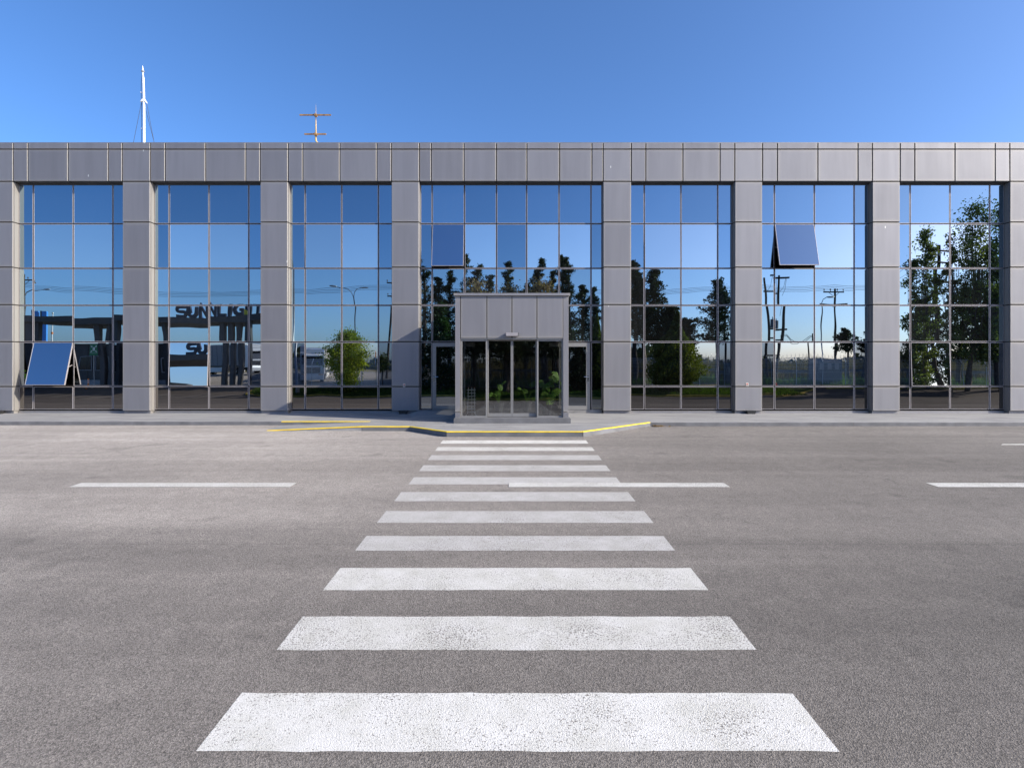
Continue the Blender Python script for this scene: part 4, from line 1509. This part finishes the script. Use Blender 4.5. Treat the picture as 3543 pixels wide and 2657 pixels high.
YPO = -26.0
poles = [(88, 955, [(975, 1.1, False)], 0), (1350, 965, [(975, .9, False), (1024, .8, False)], .5), (2510, 998, [(1008, 1.2, False)], 0), (2889, 996, [(1006, 1.15, False), (1048, 1.7, True)], 0),
         (3120 + 170, 995, [(1006, 1.1, False)], 0)]
desc = ['power pole with short cross arm at the far left of the reflections', 'dark leaning power pole at the right edge of the third bay', 'power pole hidden behind the lone conifer', 'power pole with hanging insulators above the grey cabinet',
        'power pole lost in the plane tree foliage']
for (px, top, arms, ln), d in zip(poles, desc):
    power_pole(px, YPO, top, d, arms, ln)
t = thing('overhead_wires', 'four thin power wires sagging between the wooden poles', 'wires', (0, YPO, 11))
xs_ = [mx(-1600, YPO), mx(-700, YPO)] + [mx(p[0], YPO) for p in poles] + [mx(4100, YPO), mx(5200, YPO)]
for k in range(4):
    pts = []
    for a, b in zip(xs_[:-1], xs_[1:]):
        span = abs(b - a)
        for i in range(8):
            f = i / 8
            pts.append((a + (b - a) * f, -.17 + (k - 1.5) * .02, .36 + (k - 1.5) * .16 + .3 - 4 * f * (1 - f) * min(.9, span * .02)))
    MB().tube(pts, .016, 4, cap=False).build('wire', M['wire'], t)

# twin pole transformer
Y = -22.5
x = mx(2672, Y)
t = thing('transformer_frame', 'pair of wooden poles with cross arms carrying a transformer', 'power pole', (x, Y, ground(Y)))
g0 = t.location.copy()
def q(px, py, dy=0):
    return (mx(px, Y) - g0.x, dy, mz(py, Y) - g0.z)
MB().tube([q(2657, 1345), q(2655, 1150), q(2640, 965)], [.17, .15, .11], 8).build('pole', M['wood'], t, smooth=True)
MB().tube([q(2686, 1345), q(2697, 1150), q(2700, 950)], [.17, .15, .11], 8).build('pole', M['wood'], t, smooth=True)
for a, b, c_ in ((2664, 2735, 957), (2640, 2697, 1011), (2656, 2712, 1139), (2658, 2700, 1173), (2652, 2702, 1228)):
    p, q_ = q(a, c_), q(b, c_)
    MB().box(p[0], q_[0], -.28, -.14, p[2] - .08, p[2] + .08).build('cross_arm', M['wood'], t)
p = q(2675, 1135)
MB().tube([(p[0], -.35, p[2]), (p[0], -.35, p[2] + .9)], .34, 14).tube([(p[0] - .1, -.35, p[2] + .9), (p[0] - .1, -.35, p[2] + 1.15)], .05, 8).tube([(p[0] + .12, -.35, p[2] + .9), (p[0] + .12, -.35, p[2] + 1.15)], .05, 8).build('transformer', M['cabinet'], t)
for a, b in ((q(2668, 960), q(2650, 1010)), (q(2670, 965), q(2678, 1010)), (q(2690, 962), q(2686, 1090)), (q(2722, 960), q(2705, 1005)), (q(2724, 962), q(2712, 1020))):
    a, b = Vector(a), Vector(b)
    m_ = (a + b) / 2 + Vector((.12, 0, -.25))
    MB().tube([tuple(a), tuple(m_), tuple(b)], .018, 4).build('jumper_cable', M['wire'], t)
t = thing('short_pole', 'short thin pole taking the drooping cable from the transformer', 'pole', (mx(2801, Y), Y, ground(Y)))
MB().tube([(0, 0, 0), (0, 0, mz(1153, Y) - ground(Y))], [.09, .07], 8).build('pole', M['wood'], t)
t = thing('drooping_cable', 'black cable drooping between transformer and short pole', 'cable', (mx(2708, Y), Y, mz(1155, Y)))
a0 = Vector(t.location)
pts = [Vector((mx(px, Y), Y, mz(py, Y))) - a0 for px, py in ((2690, 1158), (2708, 1155), (2722, 1172), (2740, 1182), (2757, 1182), (2775, 1172), (2790, 1162), (2801, 1160))]
MB().tube([tuple(p) for p in pts], .028, 5).tube([tuple(p + Vector((0, .05, -.1 - .18 * (1 - abs(i - 3.5) / 3.5)))) for i, p in enumerate(pts)], .028, 5).build('strand', M['wire'], t)
# big leaning pole on the far right
Y = -18.2
x = mx(3268, Y)
t = thing('leaning_pole', 'thick leaning wooden pole with two cross arms before the plane tree', 'power pole', (x, Y, ground(Y)))
g0 = t.location.copy()
MB().tube([q(3272, 1345), q(3262, 1230), q(3244, 1180), q(3240, 1000), q(3240, 845)], [.30, .27, .22, .19, .15], 10).build('pole', M['wood'], t, smooth=True)
for a, b, c_, d_ in ((3212, 3290, 862, 872), (3218, 3285, 908, 914), (3210, 3315, 971, 975)):
    m_ = MB().tube([q(a, c_, .2), q(b, d_, .2)], .10, 4).build('cross_arm', M['wood'], t)
for k in range(4):
    p = q(3216 + k * 20, 870)
    MB().tube([(p[0], .2, p[2] - .05), (p[0], .2, p[2] - .2), (p[0], .2, p[2] - .45)], [.03, .09, .05], 8).build('insulator', M['white'], t)
t = thing('stay_wires', 'thin stay wires slanting down to the leaning pole', 'wires', (mx(3150, Y), Y, 9))
g0 = t.location.copy()
for a, b in (((3020, 1000), (3215, 868)), ((3030, 1020), (3225, 880)), ((3010, 1065), (3218, 912)), ((3060, 1010), (3240, 975))):
    MB().tube([q(*a), q(*b)], .016, 4).build('wire', M['wire'], t)


# ---- street lamps
def street_lamp(label, px, Y, pytop, arms, base_r=.09, white=False, lean=0):
    x = mx(px, Y)
    t = thing('street_lamp', label, 'street lamp', (x, Y, ground(Y)))
    h = mz(pytop, Y) - t.location.z
    MB().tube([(0, 0, 0), (0, 0, .9)], base_r * 1.5, 10).build('base', M['galv'], t)
    MB().tube([(0, 0, .9), (lean, 0, h - .6)], [base_r, base_r * .6], 8).build('pole', M['galv'], t, smooth=True)
    for dx, dz in arms:
        MB().tube([(lean, 0, h - .65), (lean + dx * .15, 0, h - .1), (lean + dx * .45, 0, h + dz * .6), (lean + dx, 0, h + dz)], [.05, .045, .04, .035], 6).build('arm', M['galv'], t)
        s = 1 if dx > 0 else -1
        hd = MB()
        hd.ball((lean + dx + s * .38, 0, h + dz + .03), .42, 10, 6, (1, .34, .2))
        hd.build('lamp_head', M['galv'], t, smooth=True)
    return t


street_lamp('tall curved street lamp at the left edge of the third bay', 1024, -13.2, 880, [(-.8, .35)], .11)
street_lamp('slim street lamp with two arms behind the small green tree', 1234, -23, 1010, [(-1.9, .55), (.75, .35)], .10, lean=-.3)
street_lamp('single arm street lamp behind the grey cabinet', 2843, -23.5, 1042, [(.75, .55)], .09, lean=-.1)
street_lamp('street lamp with long arm at the far left bay', 86, -19.5, 1010, [(2.1, .25)], .09)

# ---- grey cabinets
def cabinet(px0, px1, py0, py1, Y, label, doors):
    xa, xb = mx(px0, Y), mx(px1, Y)
    t = thing('electrical_cabinet', label, 'cabinet', ((xa + xb) / 2, Y, ground(Y)))
    w = (xb - xa) / 2; h = mz(py0, Y) - ground(Y)
    MB().box(-w, w, -.5, .5, .12, h - .08).build('housing', M['cabinet'], t)
    MB().box(-w - .06, w + .06, -.56, .56, h - .08, h).build('roof', M['booth'], t)
    MB().box(-w + .05, w - .05, -.45, .45, -.1, .12).build('base', M['kerb'], t)
    for k in range(doors):
        a = -w + .06 + k * (2 * w - .12) / doors
        b = a + (2 * w - .12) / doors - .03
        d = MB().box(a, b, .5, .53, .2, h - .16).build('door', M['cabinet'], t)
        MB().box(b - .1, b - .06, .53, .56, h * .45, h * .55).build('handle', M['black'], d)
        MB().box(a + .15, b - .25, .531, .545, h * .55, h * .8).build('panel', M['galv'], d)
    return t


cabinet(2812, 2902, 1243, 1318, -21.5, 'wide grey electrical cabinet with three doors behind the fence', 3)
cabinet(2508, 2534, 1252, 1318, -21.5, 'narrow grey electrical cabinet near the lone tall conifer', 1)

# ---- road sign, hydrant, bollard, assembly sign
Y = -16.2
t = thing('road_sign', 'round blue and orange road signs seen edge on above a leaning post', 'sign', (mx(1298, Y), Y, ground(Y) + .1), R(72))
MB().tube([(0, 0, 0), (.1, 0, 3.5)], .035, 8).build('post', M['galv'], t)
MB().disc((.08, .05, 2.55), .36, 'y', .03, 20).build('blue_disc', M['blue_sign'], t)
MB().prism([(-.38, 2.98), (.5, 2.98), (.08, 3.65)], 'y', .04, .07).build('orange_triangle', M['orange'], t)
t = thing('hydrant', 'small red hydrant post on the kerb of the island', 'hydrant', (mx(2684, -15.5), -15.5, ground(-15.5) + .15))
MB().tube([(0, 0, 0), (0, 0, .55), (0, 0, .62), (0, 0, .70)], [.09, .09, .12, .05], 10).build('body', M['red'], t)
MB().tube([(-.16, 0, .45), (.16, 0, .45)], .05, 8).build('outlet', M['red'], t)
t = thing('orange_bollard', 'orange reflective bollard standing before the gatehouse', 'bollard', (mx(291, -17.8), -17.8, ground(-17.8)))
MB().tube([(0, 0, 0), (0, 0, .04)], .16, 12).build('foot', M['black'], t)
MB().tube([(0, 0, .04), (0, 0, .85), (0, 0, .92)], [.085, .075, .04], 12).build('post', M['orange'], t)
for z in (.5, .68):
    MB().tube([(0, 0, z), (0, 0, z + .07)], .086, 12).build('reflective_band', M['white'], t)

Y = -18.2
xs0 = mx(311, Y)
t = thing('assembly_point_sign', 'green assembly point sign with white arrows and figures on a thin post', 'sign', (xs0, Y, ground(Y)), R(180))
zb_, zt_ = mz(1234, Y) - ground(Y), mz(1192, Y) - ground(Y)
hw = .46
MB().tube([(0, 0, 0), (0, 0, zt_ - .1)], .035, 8).build('post', M['galv'], t)
bd = MB().box(-hw, hw, -.05, -.035, zb_, zt_).build('board', M['green_sign'], t)
sym = MB()
cz_ = zb_ + (zt_ - zb_) * .60
for s in (-1, 1):
    sym.ball((s * .075, -.056, cz_ + .16), .045, 8, 5, (1, .1, 1))
    sym.box(s * .075 - .05, s * .075 + .05, -.058, -.0505, cz_ - .06, cz_ + .11)
    sym.box(s * .075 - .04, s * .075 + .04, -.058, -.0505, cz_ - .2, cz_ - .065)
    for u in (-1, 1):
        tipx, tipz = s * .19, cz_ + u * .19
        ox, oz = s * .38, cz_ + u * .38
        d = Vector((tipx - ox, 0, tipz - oz)).normalized(); nn = Vector((-d.z, 0, d.x))
        a_ = Vector((ox, -.054, oz)); b_ = Vector((tipx, -.054, tipz))
        sym.quad(a_ + nn * .025, a_ - nn * .025, b_ - nn * .025 - d * .06, b_ + nn * .025 - d * .06)
        sym.poly([b_, b_ - d * .14 + nn * .12, b_ - d * .10 + nn * .03, b_ - d * .10 - nn * .03, b_ - d * .14 - nn * .12])
sym.box(-hw + .03, hw - .03, -.056, -.0505, zb_ + .27, zb_ + .285)
sym.build('pictogram', M['white'], bd)

# ---- gatehouse, canopy and letters
Yc0, Yc1 = -24.0, -18.0
Dc = 2 * YG + 18.0
xl_, xr_ = mx(40, Yc1), mx(905, Yc1)
zc1, zc0 = mz(1096, Yc1), mz(1115, Yc1)
can = thing('gate_canopy', 'long flat dark canopy on splayed columns over the site gate', 'canopy', ((xl_ + xr_) / 2, (Yc0 + Yc1) / 2, ground(-21)))
g1 = Vector(can.location)
def cb(mb, name, m, parent=None):
    mb.v = [tuple(Vector(v) - g1) for v in mb.v]
    return mb.build(name, m, parent or can)
cb(MB().box(xl_, xr_, Yc0, Yc1, zc0, zc1), 'roof_slab', M['charcoal'])
cb(MB().box(xl_ + .05, xr_ - .05, Yc0 + .05, Yc1 - .05, zc1, zc1 + .05), 'roof_edge', M['booth'])
for pt, pb, w in ((88, 96, .5), (116, 111, 1.5), (338, 350, .55), (382, 372, .4), (412, 404, .35), (566, 578, .35), (762, 752, .45), (789, 778, .45), (816, 806, .45), (842, 842, .25), (866, 862, .4)):
    yy = Yc1 - .6
    xt, xb_ = mx(pt, yy), mx(pb, yy)
    zb2 = ground(yy)
    mb = MB()
    n = len(mb.v)
    mb.v += [(xb_ - w * .4, yy - .3, zb2), (xb_ + w * .4, yy - .3, zb2), (xb_ + w * .4, yy + .2, zb2), (xb_ - w * .4, yy + .2, zb2),
             (xt - w / 2, yy - .3, zc0), (xt + w / 2, yy - .3, zc0), (xt + w / 2, yy + .2, zc0), (xt - w / 2, yy + .2, zc0)]
    mb.f += [(0, 1, 5, 4), (1, 2, 6, 5), (2, 3, 7, 6), (3, 0, 4, 7)]
    cb(mb, 'column', M['charcoal'])

gh = thing('gatehouse', 'dark single storey gatehouse with framed windows below the canopy', 'gatehouse', (mx(320, -20.5), -21.8, ground(-20.5)))
g2 = Vector(gh.location)
def gb(mb, name, m, parent=None):
    mb.v = [tuple(Vector(v) - g2) for v in mb.v]
    return mb.build(name, m, parent or gh)
Yh = -19.9
gx0, gx1 = mx(60, Yh), mx(583, Yh)
zh0, zh1 = ground(Yh) - .1, mz(1190, Yh)
gb(MB().box(gx0, gx1, -23.6, Yh, zh0 + .6, zh1 - .15), 'wall', M['booth'])
gb(MB().box(gx0 - .1, gx1 + .1, -23.7, Yh + .1, zh1 - .15, zh1), 'roof', M['charcoal'])
gb(MB().box(gx0, gx1, -23.6, Yh + .04, zh0, zh0 + .6), 'plinth', M['kerb'])
for a, b, c_, d_ in ((262, 305, 1236, 1284), (318, 366, 1236, 1284), (390, 420, 1240, 1284), (556, 571, 1238, 1287), (130, 220, 1236, 1284)):
    x0, x1, z1_, z0_ = mx(a, Yh), mx(b, Yh), mz(c_, Yh), mz(d_, Yh)
    w_ = gb(MB().box(x0, x1, Yh + .0, Yh + .06, z0_, z0_ + .08).box(x0, x1, Yh, Yh + .06, z1_ - .08, z1_).box(x0, x0 + .08, Yh, Yh + .06, z0_ + .08, z1_ - .08).box(x1 - .08, x1, Yh, Yh + .06, z0_ + .08, z1_ - .08), 'window', M['frame'] if a == 556 else M['cabinet'])
    gb(MB().quad((x0 + .07, Yh + .02, z0_ + .07), (x1 - .07, Yh + .02, z0_ + .07), (x1 - .07, Yh + .02, z1_ - .07), (x0 + .07, Yh + .02, z1_ - .07)), 'pane', M['screen'], w_)
# wall seams
for k in range(8):
    x0 = gx0 + (gx1 - gx0) * (k + .5) / 8
    gb(MB().box(x0 - .02, x0 + .02, Yh + .001, Yh + .03, zh0 + .62, zh1 - .16), 'wall_batten', M['black'])

# big letters on the canopy, facing the approaching road
def stroke(pts, w, closed=False):
    """polyline -> list of quads (x,z) with mitred joints"""
    P = [Vector((p[0], p[1])) for p in pts]
    out = []
    n = len(P)
    L1, L2 = [], []
    for i, p in enumerate(P):
        d0 = (P[i] - P[i - 1]).normalized() if (i > 0 or closed) else None
        d1 = (P[(i + 1) % n] - P[i]).normalized() if (i < n - 1 or closed) else None
        if d0 is None: d0 = d1
        if d1 is None: d1 = d0
        nn = (Vector((-d0.y, d0.x)) + Vector((-d1.y, d1.x)))
        nn.normalize()
        c_ = max(.45, nn.dot(Vector((-d1.y, d1.x))))
        L1.append(p + nn * w / 2 / c_); L2.append(p - nn * w / 2 / c_)
    for i in range(n - (0 if closed else 1)):
        j = (i + 1) % n
        out.append([L1[i], L2[i], L2[j], L1[j]])
    return out


def arc(cx, cy, r, a0, a1, n=7, ry=None):
    ry = ry or r
    return [(cx + r * math.cos(R(a0 + (a1 - a0) * i / n)), cy + ry * math.sin(R(a0 + (a1 - a0) * i / n))) for i in range(n + 1)]


W = .24
GL = {
    'S': ([[(1.0, .88)] + arc(.32, .69, .22, 90, 270, 8, .19)[0:] + arc(.75, .31, .2, 90, -90, 8, .19) + [(.02, .12)]], 1.05),
    'U': ([[(.12, 1.0), (.12, .4)] + arc(.46, .4, .34, 180, 360, 9, .28) + [(.80, .85)]], .95),
    'N': ([[(.12, .0), (.12, .98), (.80, .05), (.80, 1.0)]], .95),
    'L': ([[(.12, 1.0), (.12, .12), (.78, .12)]], .85),
    'I': ([[(.12, 0), (.12, 1.0)]], .28),
    'G': ([[(.98, .88)] + arc(.5, .5, .4, 90, 270, 10, .38) + [(.88, .12), (.88, .46), (.56, .46)]], 1.08),
    'H': ([[(.12, 0), (.12, .98)], [(.14, .72), (.50, .42), (.8, .42)], [(.82, 0), (.82, 1.0)]], .98),
    'T': ([[(0, .88), (.95, .88)], [(.48, .76), (.48, 0)]], .95),
}
Yl = -18.5
LH = mz(1053, Yl) - (zc1 + .05)
xcur = mx(627, Yl)
total = sum(GL[c_][1] + .1 for c_ in 'SUNLIGHT')
wid = (mx(912, Yl) - mx(627, Yl)) / total
for ch in 'SUNLIGHT':
    strokes, adv = GL[ch]
    o = thing('sign_letter', 'dark blue raised letter ' + ch + ' standing on the gate canopy', 'letter', (xcur, Yl, zc1 + .05), 0, 'raised letters on the gate canopy')
    face, side = MB(), MB()
    for st in strokes:
        for q4 in stroke(st, W):
            pts = [(p.x * wid, p.y * LH) for p in q4]
            face.prism(pts, 'y', -.12, .12)
    face.build('letter_body', M['navy'], o)
    for st in strokes:
        for q4 in stroke(st, W * 1.02):
            pts = [(p.x * wid, p.y * LH) for p in q4]
            side.prism(pts, 'y', -.20, -.125)
    side.build('letter_face', M['letter_side'], o)
    if ch == 'N':
        MB().prism([(.02 * wid, 0), (.34 * wid, 0), (.02 * wid, .5 * LH)], 'y', -.24, -.205).build('blue_wedge', M['blue_sign'], o)
    if ch == 'H':
        MB().prism([(-.05 * wid, 0), (.55 * wid, 0), (.3 * wid, .33 * LH), (-.05 * wid, .5 * LH)], 'y', .125, .16).build('yellow_wedge', M['yellow_bit'], o)
    xcur += (adv + .1) * wid

# blue totems and flag pole behind the canopy
Y = -34.0
for px0, px1, d_ in ((122, 137, 'left of two bright blue totem boards rising behind the gate canopy'), (149, 165, 'right of two bright blue totem boards rising behind the gate canopy')):
    x0, x1 = mx(px0, Y), mx(px1, Y)
    t = thing('blue_totem', d_, 'totem sign', ((x0 + x1) / 2, Y, ground(Y)), 0, 'blue totem boards')
    w_ = (x1 - x0) / 2; h_ = mz(1077, Y) - ground(Y)
    MB().box(-w_, w_, -.12, .12, .3, h_).build('board', M['blue_sign'], t)
    MB().box(-w_ - .18, -w_ - .002, -.14, .14, 0, h_ + .02).build('side_post', M['charcoal'], t)
Y = -30.0
t = thing('flag_pole', 'thin silver flag pole behind the gate canopy', 'flag pole', (mx(183, Y), Y, ground(Y)))
MB().tube([(0, 0, 0), (0, 0, mz(1085, Y) - ground(Y))], [.09, .06], 10).build('pole', M['white'], t)
MB().ball((0, 0, mz(1083, Y) - ground(Y)), .11, 8, 6).build('ball', M['galv'], t)
MB().tube([(0, 0, mz(1153, Y) - ground(Y) - .12), (0, 0, mz(1153, Y) - ground(Y) + .12)], .12, 8).build('cleat', M['orange'], t)


# ---- articulated lorries
def lorry(x, y, heading, label, tarp='tarp'):
    t = thing('lorry', label, 'lorry', (x, y, ground(y)), heading, 'white articulated lorries parked behind the fence')
    # cab: front at x=0, body extends to -x
    prof = [(-2.25, 1.05), (-.05, 1.05), (0, 1.3), (0, 1.9), (-.22, 3.05), (-.45, 3.45), (-.9, 3.8), (-2.25, 3.95)]
    MB().prism(prof, 'y', -1.22, 1.22).build('cab', M['truck_white'], t)
    ws = MB().quad((.012, -1.1, 1.95), (.012, 1.1, 1.95), (-.20, 1.1, 3.0), (-.20, -1.1, 3.0))
    ws.v = [(a + .012, b, c_) for a, b, c_ in ws.v]
    ws.build('windscreen', M['screen'], t)
    MB().prism([(.0, 3.02), (.42, 2.95), (.44, 3.12), (-.02, 3.3)], 'y', -1.15, 1.15).build('sun_visor', M['truck_white'], t)
    MB().prism([(-.3, 3.5), (-.1, 3.35), (.0, 3.75), (-.15, 3.85)], 'y', -1.1, 1.1).build('roof_light_bar', M['truck_white'], t)
    for s in (-1, 1):
        MB().box(-1.25, -.35, s * 1.222 if s > 0 else -1.23, 1.23 if s > 0 else -1.222, 2.0, 2.85).build('side_window', M['screen'], t)
        MB().box(-.05, .12, s * 1.45 - .12, s * 1.45 + .12, 2.0, 2.75).build('mirror', M['black'], t)
        hl = MB().prism([(.01, .82), (.06, .82), (.06, 1.02), (.01, 1.06)], 'y', s * .95 - .22, s * .95 + .22).build('headlight', M['chrome'], t)
    MB().box(.004, .03, -.85, .85, 1.12, 1.72).build('grille', M['black'], t)
    g_ = MB()
    for k in range(4):
        g_.box(.03, .045, -.83, .83, 1.2 + k * .14, 1.24 + k * .14)
    g_.build('grille_bars', M['chrome'], t)
    MB().prism([(-.9, .35), (.08, .35), (.1, .75), (.0, 1.04), (-.9, 1.04)], 'y', -1.24, 1.24).build('bumper', M['truck_white'], t)
    MB().box(-5.9, -.9, -.45, .45, .7, 1.04).build('chassis', M['black'], t)
    for wx in (-1.35, -4.4):
        for s in (-1, 1):
            w_ = MB().disc((wx, s * 1.02, .5), .5, 'y', .36).build('wheel', M['tyre'], t)
            MB().disc((wx, s * 1.19, .5), .27, 'y', .06).build('rim', M['galv'], w_)
    # trailer
    MB().box(-16.4, -2.9, -1.27, 1.27, 1.35, 4.0).build('trailer_curtain', M[tarp], t)
    MB().box(-16.42, -2.88, -1.29, 1.29, 1.15, 1.35).build('trailer_bed', M['black'], t)
    MB().box(-16.42, -2.88, -1.29, 1.29, 3.92, 4.03).build('trailer_roof_rail', M['galv'], t)
    st = MB()
    for k in range(14):
        st.box(-16.2 + k, -16.16 + k, -1.285, 1.285, 1.36, 3.91)
    st.build('curtain_straps', M['booth'], t)
    for s in (-1, 1):
        MB().box(-12.0, -6.0, s * 1.2 - .03, s * 1.2 + .03, .45, 1.1).build('side_skirt', M['truck_white'], t)
    for wx in (-12.9, -14.2, -15.5):
        for s in (-1, 1):
            w_ = MB().disc((wx, s * 1.05, .5), .5, 'y', .36).build('wheel', M['tyre'], t)
            MB().disc((wx, s * 1.22, .5), .27, 'y', .06).build('rim', M['galv'], w_)
    return t


lorry(mx(889, -33.0), -33.0, R(30), 'lorry with grey curtain trailer seen behind the canopy columns')
lorry(mx(1078, -21.3), -21.4, R(74), 'white lorry cab facing the building close behind the fence', 'truck_white')

# ---- person at the far left edge
Y = -17.6
xw = mx(84, Y)
t = thing('person', 'person in a lime hi-vis jacket and helmet standing at the far left', 'person', (xw, Y, ground(Y)), R(200))
def skin_mesh(name, verts, edges, radii, m, parent, loc=(0, 0, 0)):
    me = bpy.data.meshes.new(name)
    me.from_pydata(verts, edges, [])
    o = bpy.data.objects.new(name, me)
    col.objects.link(o)
    md = o.modifiers.new('skin', 'SKIN')
    sv = me.skin_vertices[0].data
    for i, r in enumerate(radii):
        sv[i].radius = (r, r)
    sv[0].use_root = True
    o.modifiers.new('sub', 'SUBSURF').levels = 1
    dg = bpy.context.evaluated_depsgraph_get()
    em = bpy.data.meshes.new_from_object(o.evaluated_get(dg))
    em.name = name
    o.modifiers.clear()
    o.data = em
    em.materials.clear(); em.materials.append(m)
    em.polygons.foreach_set('use_smooth', [True] * len(em.polygons))
    o.parent = parent; o.location = loc
    return o
V_ = [(0, 0, .95), (0, 0, 1.15), (0, 0, 1.38), (0, 0, 1.5), (0, -.01, 1.60), (0, -.01, 1.72),
      (.10, 0, .88), (.11, 0, .48), (.11, .02, .07), (.12, -.14, .04), (-.10, 0, .88), (-.12, 0, .48), (-.13, .02, .07), (-.14, -.14, .04),
      (.19, 0, 1.40), (.24, .02, 1.12), (.24, -.10, .90), (.24, -.16, .84), (-.19, 0, 1.40), (-.25, .02, 1.12), (-.22, -.10, .90), (-.21, -.16, .84)]
E_ = [(0, 1), (1, 2), (2, 3), (3, 4), (4, 5), (0, 6), (6, 7), (7, 8), (8, 9), (0, 10), (10, 11), (11, 12), (12, 13), (2, 14), (14, 15), (15, 16), (16, 17), (2, 18), (18, 19), (19, 20), (20, 21)]
base_v, base_e = list(V_), list(E_)
rad_ = [.15, .14, .15, .06, .085, .095, .10, .065, .045, .045, .10, .065, .045, .045, .07, .048, .034, .034, .07, .048, .034, .034]
for hnd, sx in ((17, 1), (21, -1)):
    hx, hy, hz_ = V_[hnd]
    for k, (dx, ln) in enumerate(((-.03, .075), (-.01, .085), (.01, .08), (.03, .065), (.05, .05))):
        n0 = len(base_v)
        base_v += [(hx + dx * sx, hy - .03, hz_ - .03), (hx + dx * sx * 1.2, hy - .045 - (.02 if k == 4 else 0), hz_ - .03 - ln)]
        base_e += [(hnd, n0), (n0, n0 + 1)]
        rad_ += [.012, .008]
skin_mesh('body', base_v, base_e, rad_, M['skin'], t)
skin_mesh('jacket', [(0, 0, .93), (0, 0, 1.15), (0, 0, 1.38), (0, 0, 1.47), (.19, 0, 1.41), (.25, .02, 1.12), (.24, -.09, .93), (-.19, 0, 1.41), (-.26, .02, 1.12), (-.22, -.09, .93)],
          [(0, 1), (1, 2), (2, 3), (2, 4), (4, 5), (5, 6), (2, 7), (7, 8), (8, 9)], [.19, .18, .19, .09, .10, .075, .06, .10, .075, .06], M['hivis'], t)
skin_mesh('trousers', [(0, 0, .93), (.10, 0, .86), (.11, 0, .48), (.11, .02, .09), (-.10, 0, .86), (-.12, 0, .48), (-.13, .02, .09)],
          [(0, 1), (1, 2), (2, 3), (0, 4), (4, 5), (5, 6)], [.17, .125, .09, .075, .125, .09, .075], M['trousers'], t)
hm = MB().ball((0, -.01, 1.76), .135, 12, 8, (1, 1.15, .85)).box(-.10, .10, -.20, -.12, 1.735, 1.75)
hm.build('helmet', M['hivis'], t, smooth=True)
f_ = MB().ball((-.035, -.098, 1.69), .014, 6, 4).ball((.035, -.098, 1.69), .014, 6, 4).build('eyes', M['black'], t)
MB().ball((0, -.11, 1.66), .018, 6, 4, (.8, 1, 1.4)).build('nose', M['skin'], t)
MB().box(-.025, .025, -.104, -.094, 1.622, 1.630).build('mouth', M['trousers'], t)

# dry leaves gathered where the island kerb meets the straight kerb
n = 140
x = 4.12 + npr.gamma(1.2, .10, n); y = 16.03 + npr.uniform(-.09, .06, n)
z = np.interp(y, [p[0] for p in PROFILE], [p[1] for p in PROFILE]) + npr.uniform(.006, .035, n)
o = link('dry_leaves', quads_mesh('dry_leaves', leaf_quads(np.stack([x, y, z], 1), .05, npr, .7), M['leaf_brown']))
tag(o, 'small heap of dry leaves in the kerb corner right of the porch', 'leaves', kind='stuff')
